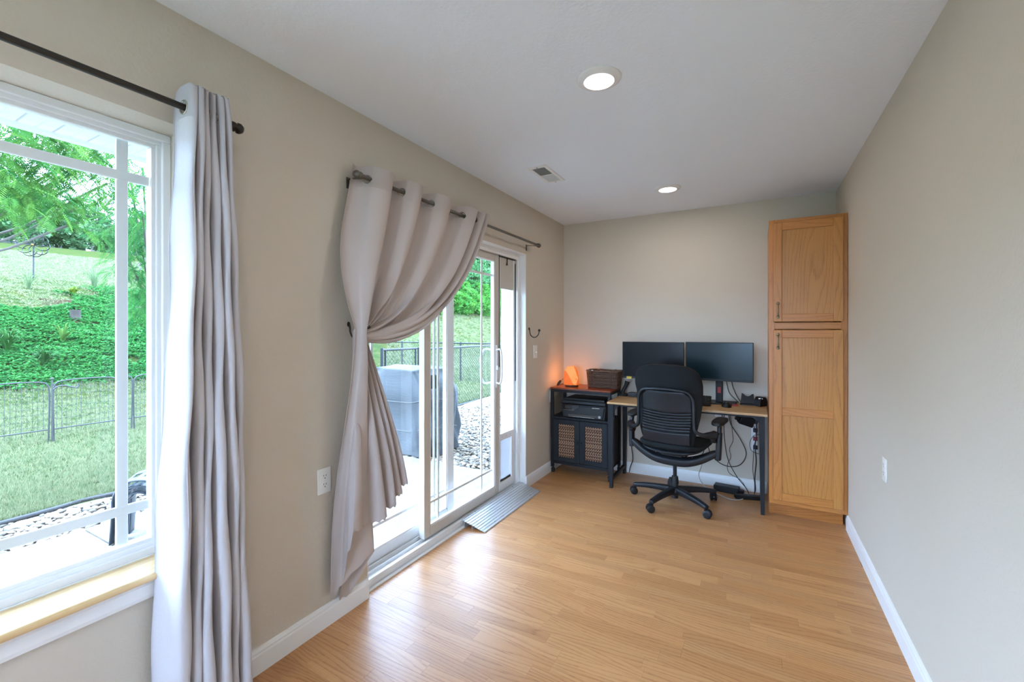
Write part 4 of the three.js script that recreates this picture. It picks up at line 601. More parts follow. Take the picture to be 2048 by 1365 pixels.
// ---------------------------------------------------------------- office chair (own axes: x right, z backwards)
{
  const t = thing('office_chair', 'black ergonomic office chair at the desk', 'office chair', -0.55, 0, 3.645); t.rotation.y = -0.15;
  const C = M.chairPlastic;
  // five-star base
  part(t, 'base_hub', lathe([[0, 0.125], [0.030, 0.125], [0.048, 0.112], [0.055, 0.092], [0.050, 0.070], [0.036, 0.060], [0, 0.060]], 30), C);
  const a0 = 176 * Math.PI / 180;
  for (let k = 0; k < 5; k++) {
    const a = a0 + 0.15 * 0 + k * Math.PI * 2 / 5, c = Math.cos(a + 0.0), s = Math.sin(a), dir = L3(c, 0, -s).applyAxisAngle(L3(0, 1, 0), 0.15), side = L3(-dir.z, 0, dir.x);
    const P = (r, y) => dir.clone().multiplyScalar(r).setY(y);
    part(t, 'base_leg', sweep([P(0.03, 0.098), P(0.12, 0.098), P(0.22, 0.092), P(0.315, 0.080), P(0.328, 0.078)], (q) => mix(0.027, 0.017, q), (q) => mix(0.026, 0.012, q), side, 20, 12, 4), C);
    const cp = P(0.315, 0), sw = [0.5, -0.7, 0.55, 1.3, 0.2][k], f = dir.clone().applyAxisAngle(L3(0, 1, 0), sw), sd = L3(-f.z, 0, f.x), w = cp.clone().addScaledVector(f, 0.012);
    const cast = part(t, 'caster', [rod(cp.clone().setY(0.082), cp.clone().setY(0.050), 0.012, 0.010, 12), rod(w.clone().setY(0.029).addScaledVector(sd, -0.007), w.clone().setY(0.029).addScaledVector(sd, 0.007), 0.020, 0.020, 16), sweep([cp.clone().setY(0.056), w.clone().setY(0.060).addScaledVector(f, 0.008), w.clone().setY(0.048).addScaledVector(f, 0.027)], 0.016, 0.004, sd, 10, 10)], C);
    for (const q of [-1, 1]) part(cast, 'wheel', [axes(lathe([[0, 0.009], [0.018, 0.009], [0.022, 0.006], [0.0285, 0.0055], [0.0295, 0.002], [0.0285, -0.006], [0, -0.006]], 28), [f.x, 0, f.z], [sd.x * q, 0, sd.z * q], [0, -q, 0], w.clone().setY(0.0297).addScaledVector(sd, q * 0.016).toArray())], C);
  }
  part(t, 'gas_column', [rod(L3(0, 0.034, 0), L3(0, 0.150, 0), 0.025, 0.025, 24), rod(L3(0, 0.150, 0), L3(0, 0.205, 0), 0.029, 0.023, 24), rod(L3(0, 0.20, 0), L3(0, 0.36, 0), 0.0145, 0.0145, 20), lbox(-0.05, -0.025, 0.145, 0.175, -0.012, 0.012, 0.003)], C);
  part(t, 'mechanism', [lbox(-0.085, 0.085, 0.352, 0.412, -0.13, 0.09, 0.02, 3), lbox(-0.12, 0.12, 0.395, 0.425, -0.15, 0.10, 0.01)], C);
  // seat
  const seatF = (th, ph, rx, ry, rz, y, z) => { const cs = Math.cos(ph), sn = Math.sin(ph), ct = Math.cos(th), st = Math.sin(th), e = (q, k) => Math.sign(q) * Math.abs(q) ** k; return L3(rx * e(cs, 0.45) * e(ct, 0.5), y + ry * e(sn, 0.8) - 0.03 * (ct > 0 ? 0 : 0), z + rz * e(cs, 0.45) * e(st, 0.5)); };
  part(t, 'seat', (() => { const g = sheet((u, v) => { const p = seatF(u * Math.PI * 2, (v - 0.5) * Math.PI, 0.248, 0.036, 0.245, 0.462, -0.035); p.y += 0.020 * (p.x / 0.25) ** 2 - 0.03 * clamp((-p.z - 0.17) / 0.1) ** 2 + 0.018 * smooth(0.10, 0.22, p.z); return p; }, 64, 24); return g; })(), M.chairFabric);
  part(t, 'seat_pan', (() => sheet((u, v) => { const p = seatF(u * Math.PI * 2, (v - 0.5) * Math.PI, 0.225, 0.020, 0.235, 0.432, -0.03); p.y += 0.030 * (p.x / 0.25) ** 2; return p; }, 48, 12))(), C);
  // arm support: a broad bar slung under the seat
  part(t, 'arm_support', sweep([L3(-0.325, 0.455, 0.06), L3(-0.30, 0.442, 0.065), L3(-0.22, 0.395, 0.075), L3(-0.12, 0.358, 0.085), L3(0, 0.350, 0.088), L3(0.12, 0.358, 0.085), L3(0.22, 0.395, 0.075), L3(0.30, 0.442, 0.065), L3(0.325, 0.455, 0.06)], (q) => 0.019 + 0.014 * Math.sin(q * Math.PI), (q) => 0.020 + 0.026 * Math.sin(q * Math.PI), L3(0, 1, 0.15), 48, 14, 3.2), C);
  for (const x of [-0.12, -0.08, 0.10, 0.155]) part(t, 'bolt', new THREE.SphereGeometry(0.0045, 8, 6).translate(x, 0.398, 0.105 - Math.abs(x) * 0.1), M.screw);
  // back: outer upholstered shell, cut as sheets with depth
  const zBack = (y) => 0.185 + 0.035 * smooth(0.48, 0.62, y) + 0.045 * smooth(0.70, 1.10, y) - 0.012 * Math.sin((y - 0.5) * 6);
  const half = (y) => lerpTable([[0.48, 0.18], [0.56, 0.203], [0.70, 0.228], [0.85, 0.248], [0.95, 0.252], [1.00, 0.246], [1.04, 0.230], [1.07, 0.203], [1.09, 0.162], [1.102, 0.10], [1.105, 0.02]], y);
  const curveZ = (x, y) => -0.045 * (x / 0.23) ** 2 * smooth(0.5, 0.8, y);
  part(t, 'back_cushion', (() => sheet((u, v) => { // closed pillow: u round the section, v upwards
    const y = mix(0.485, 1.105, Math.sin(v * Math.PI / 2) ** 0.92), h = half(y), q = u * Math.PI * 2, cs = Math.cos(q), sn = Math.sin(q), e = 0.55, x = h * Math.sign(cs) * Math.abs(cs) ** e;
    const th = (0.026 + 0.012 * smooth(0.86, 0.96, y)) * Math.min(1, h / 0.12);
    return L3(x, y, zBack(y) - 0.022 + curveZ(x, y) + th * Math.sign(sn) * Math.abs(sn) ** 0.7 + (sn > 0 ? 0.010 * smooth(0.885, 0.935, y) * Math.min(1, h / 0.15) : 0));
  }, 64, 70))(), M.chairFabric, 'black upholstered back');
  const zp = (x, y) => zBack(y) + 0.006 + curveZ(x, y) * 0.9 - 0.02 * (1 - (x / 0.2) ** 2) * smooth(0.9, 0.62, y) + 0.016;
  const panel = (y0, y1, n) => sheet((u, v) => { const sag = (x) => -0.016 * (1 - (x / 0.19) ** 2), y = mix(y0, y1, v), hw = mix(0.172, 0.186, smooth(0.5, 0.8, y)) - 0.05 * smooth(0.86, 0.905, y), x = (u - 0.5) * 2 * hw; return L3(x, y + sag(x) * (y1 < 0.79 ? 1 : (1 - v)), zp(x, y)); }, 28, n, 0.007);
  part(t, 'back_panel', panel(0.757, 0.902, 10), C);
  for (let k = 0; k < 7; k++) part(t, 'back_slat', panel(0.753 - (k + 1) * 0.0205 + 0.0042, 0.753 - k * 0.0205, 2), C);
  part(t, 'lower_panel', panel(0.515, 0.605, 8), C);
  part(t, 'back_frame', sweep([L3(-0.318, 0.596, 0.115), L3(-0.295, 0.598, 0.155), L3(-0.255, 0.602, 0.198), L3(-0.216, 0.625, 0.222), L3(-0.206, 0.68, 0.228), L3(-0.205, 0.78, 0.232), L3(-0.198, 0.858, 0.238), L3(-0.165, 0.902, 0.250), L3(-0.09, 0.917, 0.270), L3(0, 0.921, 0.276), L3(0.09, 0.917, 0.270), L3(0.165, 0.902, 0.250), L3(0.198, 0.858, 0.238), L3(0.205, 0.78, 0.232), L3(0.206, 0.68, 0.228), L3(0.216, 0.625, 0.222), L3(0.255, 0.602, 0.198), L3(0.295, 0.598, 0.155), L3(0.318, 0.596, 0.115)], (q) => 0.013 + 0.018 * Math.abs(2 * q - 1) ** 4, (q) => 0.010 + 0.016 * Math.abs(2 * q - 1) ** 5, (q) => L3(0, 0.25, 1).lerp(L3(0, 1, 0.2), smooth(0.72, 0.95, Math.abs(2 * q - 1))), 110, 14, 3.2), C);
  part(t, 'maker_badge', lbox(-0.022, 0.022, 0.884, 0.889, zp(0, 0.885) + 0.0005, zp(0, 0.885) + 0.0015), M.white, 'small white lettering strip');
  for (const s of [-1, 1]) {
    const g = new THREE.Group(); g.name = 'armrest'; t.add(g);
    part(g, 'arm_post', [sweep([L3(s * 0.328, 0.405, 0.055), L3(s * 0.333, 0.50, 0.055), L3(s * 0.335, 0.602, 0.05)], 0.030, 0.019, L3(0, 0, 1), 20, 14, 3.5), sweep([L3(s * 0.335, 0.60, 0.05), L3(s * 0.335, 0.63, 0.045), L3(s * 0.332, 0.662, 0.03)], 0.021, 0.014, L3(0, 0, 1), 14, 12, 3.5)], C);
    part(g, 'pivot', rod(L3(s * 0.292, 0.570, 0.10), L3(s * 0.320, 0.570, 0.10), 0.036, 0.036, 24), C);
    part(g, 'arm_pad', (() => sheet((u, v) => { const q = u * Math.PI * 2, p = (v - 0.5) * Math.PI, e = (k, m) => Math.sign(k) * Math.abs(k) ** m; const x = 0.046 * e(Math.cos(p), 0.5) * e(Math.cos(q), 0.6), z = 0.125 * e(Math.cos(p), 0.5) * e(Math.sin(q), 0.6); return L3(s * 0.325 + x, 0.676 + 0.018 * e(Math.sin(p), 0.75) - 0.010 * clamp(z / 0.125) ** 2, z - 0.02); }, 40, 16))(), M.chairPlastic);
  }
}

// ---------------------------------------------------------------- outdoors
const GY = -0.05, GREEN = new THREE.Color(0.28, 0.42, 0.205);
const rise = [[-60, -0.05], [7.6, -0.05], [9, -0.01], [10.5, 0.12], [12, 0.55], [14, 1.30], [16, 2.08], [17.2, 2.55], [18.5, 2.86], [22, 3.55], [32, 5.4], [45, 7.35], [60, 8.6], [90, 9.5]];
const land = (x, d) => { const u = -x, b = smooth(10, 13, u) * (1 - smooth(17, 19, u)); return lerpTable(rise, u) + b * (0.10 * (noise(u * 0.9 + 40, d * 0.9) - 0.5) + 0.06 * (noise(u * 2.7, d * 2.7) - 0.5)) + smooth(20, 40, u) * 0.05 * (d - 8) * 0.5; };
{
  const xs = []; for (let u = 4.78; u < 20; u += 0.22) xs.push(-u); for (let u = 20; u <= 95; u += 2.5) xs.push(-u);
  const ds = []; for (let d = -30; d < 0; d += 2) ds.push(d); for (let d = 0; d < 12; d += 0.25) ds.push(d); for (let d = 12; d <= 70; d += 1.5) ds.push(d);
  const g = sheet((u, v) => { const x = xs[Math.round(u * (xs.length - 1))], d = ds[Math.round(v * (ds.length - 1))]; return V(x, land(x, d), d); }, xs.length - 1, ds.length - 1);
  const p = g.attributes.position, q = g.attributes.uv; for (let i = 0; i < p.count; i++) q.setXY(i, p.getX(i), p.getZ(i));
  struct('lawn', g, mat([0.22, 0.145, 0.095], 0.95, { specularIntensity: 0, map: scaled(grassTex, 3.1, 3.1) }), 'green lawn rising up a hillside', 'lawn');
}
struct('lawn', box(-4.78, 30, -0.25, -0.09, -40, -3.4), mat([0.10, 0.17, 0.10], 0.95), 'level lawn behind the viewer, out of view', 'lawn');
const dummy = new THREE.Object3D();
function scatter(parent, name, geo, m, list, colors) {      // list of [x, y, z, rx, ry, rz, sx, sy, sz]
  const o = new THREE.InstancedMesh(geo, m, list.length); o.name = name; o.userData.kind = 'stuff';
  list.forEach((a, i) => { dummy.position.set(a[0], a[1], a[2]); dummy.rotation.set(a[3], a[4], a[5], 'YXZ'); dummy.scale.set(a[6], a[7], a[8]); dummy.updateMatrix(); o.setMatrixAt(i, dummy.matrix); if (colors) o.setColorAt(i, colors(i)); });
  if (parent) parent.add(o); else { scene.add(o); }
  return o;
}
const triGeo = (tris) => { const g = new THREE.BufferGeometry(); g.setAttribute('position', new THREE.Float32BufferAttribute(tris, 3)); g.computeVertexNormals(); return g; };
const tint = (a, b, k) => new THREE.Color().setRGB(mix(a[0], b[0], k), mix(a[1], b[1], k), mix(a[2], b[2], k));
const blades = (() => { const t = []; for (let i = 0; i < 7; i++) { const a = rr(0, 6.28), r = rr(0, 0.03), x = Math.cos(a) * r, z = Math.sin(a) * r, w = 0.004, h = rr(0.03, 0.055), lx = rr(-0.03, 0.03), lz = rr(-0.03, 0.03), c = Math.cos(a * 3) * w, s = Math.sin(a * 3) * w; t.push(x - c, 0, z - s, x + c, 0, z + s, x + lx, h, z + lz); } return triGeo(t); })();
const leafMat = (c, tr = 0.35) => mat(c, 1, { transmission: tr, thickness: 0, specularIntensity: 0.15 });
{ // mown grass, as tufts near the house
  const l = [];
  for (let i = 0; i < 26000; i++) { const u = 4.82 + 7 * rnd() ** 1.4, k = u * rr(0.12, 0.62); l.push([-u, land(-u, k) - 0.004, -k, 0, rr(0, 6.28), 0, 1, rr(0.6, 1.2), 1]); }
  for (let i = 0; i < 9000; i++) { const u = 4.95 + 6 * rnd() ** 1.3, k = u * rr(0.75, 1.75); l.push([-u, land(-u, k) - 0.004, -k, 0, rr(0, 6.28), 0, 1.3, rr(0.6, 1.3), 1.3]); }
  for (let i = 0; i < 14000; i++) { const u = rr(9, 18), k = u * rr(1.0, 1.75); l.push([-u, land(-u, k) - 0.004, -k, 0, rr(0, 6.28), 0, 2, rr(1.0, 2.0), 2]); }
  for (let i = 0; i < 13000; i++) { const u = rr(15.5, 31), k = u * rr(0.16, 0.42); l.push([-u, land(-u, k) - 0.004, -k, 0, rr(0, 6.28), 0, 2.2, rr(0.8, 1.4), 2.2]); }
  const o = scatter(null, 'grass', blades, leafMat([1, 1, 1], 0.25), l, () => tint([0.105, 0.15, 0.064], [0.235, 0.23, 0.122], rnd()));
  tag(o, 'short mown grass of the lawn beyond the patio', 'grass', null, 'stuff');
}
const leafClump = (n, len, wid, up) => { const t = []; for (let i = 0; i < n; i++) { const a = rr(0, 6.28), e = rr(-0.2, up), d = L3(Math.cos(a) * Math.cos(e), Math.sin(e), Math.sin(a) * Math.cos(e)), s = L3(-Math.sin(a), rr(-0.3, 0.3), Math.cos(a)).multiplyScalar(wid), o = L3(rr(-1, 1), rr(-0.6, 0.8), rr(-1, 1)).multiplyScalar(len * 0.6), m = o.clone().addScaledVector(d, len * 0.45), q = o.clone().addScaledVector(d, len); q.y -= len * 0.12; t.push(...o.toArray(), ...m.clone().sub(s).toArray(), ...q.toArray(), ...o.toArray(), ...q.toArray(), ...m.clone().add(s).toArray()); } return triGeo(t); };
{ // ground cover on the bank
  const l = [];
  for (let i = 0; i < 34000; i++) { const u = rr(11.0, 18.2), d = rr(0.5, 8.5), n = fbm(u * 0.8 + 9, d * 0.8, 2); if (n < mix(0.10, 0.40, smooth(13.5, 17, u)) || rnd() < smooth(11.6, 11.0, u) + smooth(16.2, 18.2, u)) continue; l.push([-u, land(-u, d) + rr(0, 0.05), -d, 0, rr(0, 6.28), 0, rr(0.8, 1.6), rr(0.7, 1.4), rr(0.8, 1.6)]); }
  tag(scatter(null, 'ground_cover', leafClump(7, 0.055, 0.015, 0.9), leafMat([1, 1, 1], 0.3), l, () => tint([0.016, 0.115, 0.026], [0.075, 0.27, 0.060], rnd())), 'leafy green ground cover on the bank behind the fence', 'ground cover', null, 'stuff');
  const soil = []; for (const [u, d, a, b] of [[16.0, 4.5, 0.22, 0.8], [16.8, 5.6, 0.20, 0.8], [15.6, 5.9, 0.2, 0.5], [14.7, 4.35, 0.2, 0.35]]) soil.push(sheet((p, q) => { const w = p * Math.PI * 2, r = q * (0.8 + 0.25 * Math.sin(w * 3 + u) + 0.15 * Math.sin(w * 7)); const x = -u + Math.cos(w) * r * a, dd = d + Math.sin(w) * r * b; return V(x, land(x, dd) + 0.035 - 0.02 * q, dd); }, 36, 5));
  soil.forEach((g, i) => struct('bare_soil', g, mat([0.036, 0.024, 0.014], 0.95, { specularIntensity: 0 }), ['bare brown soil patch high on the bank', 'long bare soil strip below the tall weeds', 'small bare soil patch near the fern tree', 'bare soil around the stump on the bank'][i], 'soil'));
}
function strapPlant(name, label, x, d, n, len, wid, c, group) {
  const t = thing(name, label, 'plant', x, land(x, d), d, group), g = [];
  for (let i = 0; i < n; i++) { const a = rr(0, 6.28), lean = rr(0.25, 1.0), l = len * rr(0.65, 1.1), o = L3(Math.cos(a), 0, Math.sin(a)), s = L3(-o.z, 0, o.x); g.push(sheet((u, v) => o.clone().multiplyScalar(l * lean * v * (0.35 + 0.65 * v) + 0.02).addScaledVector(s, (u - 0.5) * wid * (1 - v ** 3) * 2).setY(l * (1 - 0.35 * lean) * (v * (2 - v) - 0.5 * lean * v ** 3) + 0.01), 1, 5)); }
  part(t, 'leaf_blade', g, leafMat([c[0] * 0.22, c[1] * 0.24, c[2] * 0.12], 0.3), null, 'stuff');
}
strapPlant('day_lily', 'big clump of arching leaves on the bank by the window edge', -13.1, 2.75, 70, 0.62, 0.014, [0.12, 0.36, 0.15], 'plants on the bank');
strapPlant('day_lily', 'upright pale leaf clump near the stump', -13.5, 3.66, 14, 0.55, 0.018, [0.28, 0.52, 0.20], 'plants on the bank');
strapPlant('day_lily', 'second dark arching leaf clump beside the big one', -12.2, 3.05, 60, 0.5, 0.014, [0.10, 0.32, 0.14], 'plants on the bank');
strapPlant('tall_weed', 'wispy tall weeds at the top of the bank', -17.5, 5.45, 46, 0.95, 0.007, [0.42, 0.58, 0.52], 'plants on the bank');
strapPlant('tall_weed', 'thin pale weeds near the wind spinner', -17.0, 3.95, 26, 0.7, 0.007, [0.42, 0.58, 0.50], 'plants on the bank');
strapPlant('yellow_plant', 'yellow-green low plant below the wind spinner', -16.7, 4.75, 40, 0.30, 0.022, [0.50, 0.68, 0.12], 'plants on the bank');
{ const x = -14.9, d = 4.27, t = thing('tree_stump', 'small cut tree stump standing on the bank', 'stump', x, land(x, d) - 0.02, d); part(t, 'bark', lathe([[0.15, 0], [0.115, 0.05], [0.10, 0.14], [0.105, 0.235], [0.10, 0.245]], 14), mat([0.034, 0.025, 0.019], 0.95)); part(t, 'cut_face', new THREE.CylinderGeometry(0.1, 0.1, 0.01, 14).translate(0, 0.242, 0), mat([0.065, 0.05, 0.037], 0.9)); }
{ const x = -12.6, d = 2.35; one('garden_rock', at(new THREE.IcosahedronGeometry(0.11, 1).scale(1.2, 0.7, 1), x, land(x, d) + 0.05, d), mat([0.075, 0.052, 0.045], 0.9), 'pinkish rock beside the arching leaf clump', 'rock'); }

// patio, gravel, edging
{
  const t = sgroup('patio', -3.05, GY, 1.2, 'pale concrete patio slab outside the window and door', 'patio'), m = mat([0.44, 0.41, 0.37], 0.9, { map: scaled(speck, 0.6, 0.6) });
  for (const [a, b] of [[-3.4, -0.606], [-0.594, 1.229], [1.241, 3.70]]) wpart(t, 'slab', metreUV(box(-4.15, -1.956, -0.2, GY, a, b, 0.006)), m);
}
{
  const t = sgroup('gravel_bed', -3.5, GY, 4.0, 'river pebble bed around the patio', 'gravel'), gm = mat([0.07, 0.06, 0.05], 0.95);
  wpart(t, 'gravel_base', [box(-4.78, -4.15, -0.22, GY - 0.035, -3.4, 3.70), box(-4.78, -1.956, -0.22, GY - 0.035, 3.70, 10.2)], gm);
  const shapes = [0, 1, 2, 3].map((k) => { const g = mergeVertices(new THREE.IcosahedronGeometry(1, 1).deleteAttribute('normal').deleteAttribute('uv')); const p = g.attributes.position; for (let i = 0; i < p.count; i++) { const n = 1 + 0.28 * (noise(p.getX(i) * 1.6 + k * 9 + 7, p.getY(i) * 1.6 + p.getZ(i) * 1.1 + 5) - 0.5); p.setXYZ(i, p.getX(i) * n, p.getY(i) * n * 0.55, p.getZ(i) * n * 0.78); } g.computeVertexNormals(); return g; });
  const tones = [[0.30, 0.25, 0.185], [0.19, 0.155, 0.115], [0.38, 0.32, 0.25], [0.24, 0.18, 0.12], [0.13, 0.112, 0.088]], sm = tones.map((c) => mat(c, 0.75));
  const put = (x, d, lift) => { const s = rr(0.0155, 0.029), k = Math.floor(rnd() * 5); return { x, d, k, a: [x, GY - 0.028 + rr(0, 0.022) + lift, -d, rr(-0.35, 0.35), rr(0, 6.28), rr(-0.35, 0.35), s * rr(0.9, 1.5), s * rr(0.8, 1.2), s] }; };
  const all = [];
  for (let x = -4.76; x < -4.15; x += 0.037) for (let d = -1.2; d < 3.72; d += 0.037) all.push(put(x + rr(-0.014, 0.014), d + rr(-0.014, 0.014), 0));
  for (let x = -4.76; x < -2.0; x += 0.037) for (let d = 3.73; d < 9.0; d += 0.037) all.push(put(x + rr(-0.014, 0.014), d + rr(-0.014, 0.014), 0));
  for (let i = 0; i < 900; i++) all.push(put(rr(-4.74, -2.05), rr(3.75, 7.5), 0.018));
  const near = (s) => s.x < -4.15 && s.d < 3 ? (s.d > 0.86 && s.d < 1.40 ? 1 : 0) : s.d < 3.98 && s.x > -2.92 && s.x < -2.33 ? 1 : 0;
  const single = all.filter(near).slice(0, 300), picked = new Set(single), rest = all.filter((s) => !picked.has(s));
  for (const s of single) { const o = new THREE.Mesh(shapes[s.k % 4], sm[s.k]); o.name = 'stone'; o.position.set(s.a[0] + 3.5, s.a[1] - GY, s.a[2] + 4.0); o.rotation.set(s.a[3], s.a[4], s.a[5], 'YXZ'); o.scale.set(s.a[6], s.a[7], s.a[8]); t.add(o); }
  for (let k = 0; k < 4; k++) { const l = rest.filter((s) => s.k % 4 === k); scatter(t, 'stones', shapes[k], mat([1, 1, 1], 0.75), l.map((s) => [s.a[0] + 3.5, s.a[1] - GY, s.a[2] + 4.0, ...s.a.slice(3)]), (i) => new THREE.Color().setRGB(...tones[l[i].k])); }
}
one('garden_edging', tube([[-4.77, -3.4], [-4.765, 0.0], [-4.765, 0.9], [-4.79, 1.25], [-4.825, 1.45], [-4.785, 1.62], [-4.78, 2.2], [-4.79, 4], [-4.80, 6.1], [-4.84, 7.1], [-4.80, 8.2], [-4.80, 10]].map(([x, d]) => V(x, GY + 0.006, d)), 0.021, 120, 8), mat([0.024, 0.022, 0.021], 0.6), 'dark plastic edging between pebbles and lawn', 'edging');
one('white_timber', axes(lbox(0, 1.95, 0, 0.075, -0.045, 0.045, 0.006), [-0.095, 0, -0.9955], [0, 1, 0], [0.9955, 0, -0.095], [-4.52, GY + 0.0, -6.45]), M.white, 'white timber lying along the pebble bed', 'timber');

{ // low wire garden fence across the lawn
  const m = mat([0.05, 0.05, 0.048], 0.5, { metalness: 0.3 }), X = -7.68, top = 0.715;
  const spans = [[0.02, 0.64], [0.68, 1.30], [1.335, 1.955], [2.005, 2.625], [2.66, 2.785], [2.815, 3.435], [3.47, 4.09], [4.125, 4.745]];
  const words = ['wire garden fence panel far outside the window', 'wire garden fence panel before the first post', 'wire fence panel meeting the finial post', 'wire fence gate panel beside the hook arm', 'narrow wire fence panel behind the window bar', 'wire fence panel next to the window frame', 'wire fence panel hidden by the pale curtain', 'last wire fence panel along the lawn'];
  spans.forEach(([a, b], i) => {
    const t = thing('garden_fence_panel', words[i], 'fence', X, GY, (a + b) / 2, 'wire garden fence panels'), h = (b - a) / 2, H = top - GY, lo = 0.17, r = 0.009, c = Math.min(0.07, h * 0.6);
    const hoop = [L3(0, -0.02, h), L3(0, H - c, h), L3(0, H - c * 0.3, h - c * 0.3), L3(0, H, h - c), L3(0, H, -h + c), L3(0, H - c * 0.3, -h + c * 0.3), L3(0, H - c, -h), L3(0, -0.02, -h)];
    part(t, 'hoop_frame', [tube(hoop, r, 60, 6), rod(L3(0, lo, -h), L3(0, lo, h), 0.008, 0.008, 6)], m);
    const g = []; for (let s = -h + 0.045; s < h - 0.02; s += 0.046) g.push(rod(L3(0, lo - 0.06, s), L3(0, H - 0.012, s), 0.0022, 0.0022, 4)); for (let y = lo + 0.05; y < H - 0.03; y += 0.075) g.push(rod(L3(0, y, -h), L3(0, y, h), 0.0020, 0.0020, 4));
    part(t, 'wire_mesh', g, m, null, 'stuff');
  });
  const t = thing('plant_hook', 'thin post with finial and curled hook arm', 'hook', X + 0.03, GY, 1.98);
  part(t, 'post', rod(L3(0, -0.03, 0), L3(0, 0.80, 0), 0.008, 0.008, 8), m); part(t, 'finial', new THREE.SphereGeometry(0.018, 10, 8).scale(1, 0.7, 1).translate(0, 0.805, 0), m);
  part(t, 'hook_arm', tube([L3(0, 0.66, 0), L3(0, 0.70, -0.05), L3(0, 0.705, -0.11), L3(0, 0.68, -0.18), L3(0, 0.665, -0.215), L3(0, 0.68, -0.24), L3(0, 0.725, -0.245)], 0.009, 40, 6), m);
}
function chainLink(name, label, ax, ad, bx, bd, top, posts, gate) {
  const L = Math.hypot(bx - ax, bd - ad), t = thing(name, label, 'fence', ax, GY, ad), m = mat([0.022, 0.024, 0.024], 0.5, { metalness: 0.4 }), ex = L3((bx - ax) / L, 0, -(bd - ad) / L), P = (s, y) => ex.clone().multiplyScalar(s).setY(y), H = top - GY;
  for (const s of posts) part(t, 'post', rod(P(s, -0.05), P(s, H + 0.03), 0.024, 0.024, 10), m);
  part(t, 'top_rail', rod(P(0, H), P(L, H), 0.018, 0.018, 8), m);
  if (gate) { part(t, 'gate_frame', [rod(P(0.07, 0.08), P(0.07, H), 0.016, 0.016, 8), rod(P(L - 0.03, 0.08), P(L - 0.03, H), 0.016, 0.016, 8), rod(P(0.07, 0.08), P(L - 0.03, 0.08), 0.014, 0.014, 8)], m); part(t, 'latch', rod(P(-0.05, H * 0.68), P(0.1, H * 0.68), 0.012, 0.012, 8), M.white); }
  const g = [], st = 0.072; for (let k = -H; k < L; k += st) for (const s of [-1, 1]) { let a = Math.max(0, k), b = Math.min(L, k + H); if (b - a < 0.02) continue; const ya = a - k, yb = b - k; g.push(s > 0 ? rod(P(a, ya), P(b, yb), 0.0030, 0.0030, 4) : rod(P(a, H - ya), P(b, H - yb), 0.0030, 0.0030, 4)); }
  part(t, 'wire_mesh', g.map((q) => q.translate(0, 0.02, 0)), m, null, 'stuff');
}
chainLink('chain_link_gate', 'chain-link gate behind the covered grill', -4.86, 4.76, -4.86, 5.53, 1.06, [0], true);
chainLink('chain_link_fence', 'near chain-link fence beside the pebble bed', -4.86, 5.58, -4.86, 9.85, 1.04, [0, 4.27]);
chainLink('chain_link_fence', 'far chain-link fence crossing the back lawn', -14.0, 9.87, -4.95, 9.87, 1.0, [0.5, 2.6, 4.75, 6.9, 9.0]);

{ // covered grill
  const cx = -3.66, cd = 4.03, t = thing('covered_grill', 'barbecue grill under a grey-blue cover', 'grill', cx, GY, cd);
  const g = sheet((u, v) => {
    const q = u * Math.PI * 2, cs = Math.cos(q), sn = Math.sin(q), e = 0.42, y = Math.min(1, v / 0.82), cap = clamp((v - 0.82) / 0.18);
    const flare = 1 + 0.05 * (1 - y), w = (0.555 * flare - 0.17 * smooth(0.72, 1.0, y)) * (1 - cap), dp = (0.30 * flare - 0.05 * smooth(0.7, 1, y)) * (1 - cap);
    const fold = (0.026 * Math.sin(q * 7 + 5 * y + 2 * Math.sin(q * 3)) + 0.012 * Math.sin(q * 17 - 7 * y + 1) + 0.09 * (fbm(u * 11, y * 3 + 2, 3, 11) - 0.45)) * (1 - cap) * (0.5 + 0.5 * (1 - y));
    return L3((w + fold) * Math.sign(cs) * Math.abs(cs) ** e, 0.012 + 0.945 * smooth(0, 1, y) * 0.35 + 0.945 * y * 0.65 + 0.03 * cap + 0.012 * Math.sin(q * 4) * (1 - cap) * y, (dp + fold) * Math.sign(sn) * Math.abs(sn) ** e);
  }, 160, 44);
  part(t, 'cover', g, mat([0.062, 0.066, 0.068], 0.75, { bumpMap: scaled(peel, 0.5, 0.5), bumpScale: 0.002 }));
  for (const y of [0.30, 0.62]) { const pts = []; for (let i = 0; i < 60; i++) { const q = i / 60 * Math.PI * 2, cs = Math.cos(q), sn = Math.sin(q); pts.push(L3((0.575 - 0.02 * y) * Math.sign(cs) * Math.abs(cs) ** 0.42, y + 0.03 * Math.sin(q * 3), (0.318 - 0.02 * y) * Math.sign(sn) * Math.abs(sn) ** 0.42)); } part(t, 'seam_piping', tube(pts, 0.005, 120, 5, true), mat([0.12, 0.12, 0.12], 0.7)); }
}
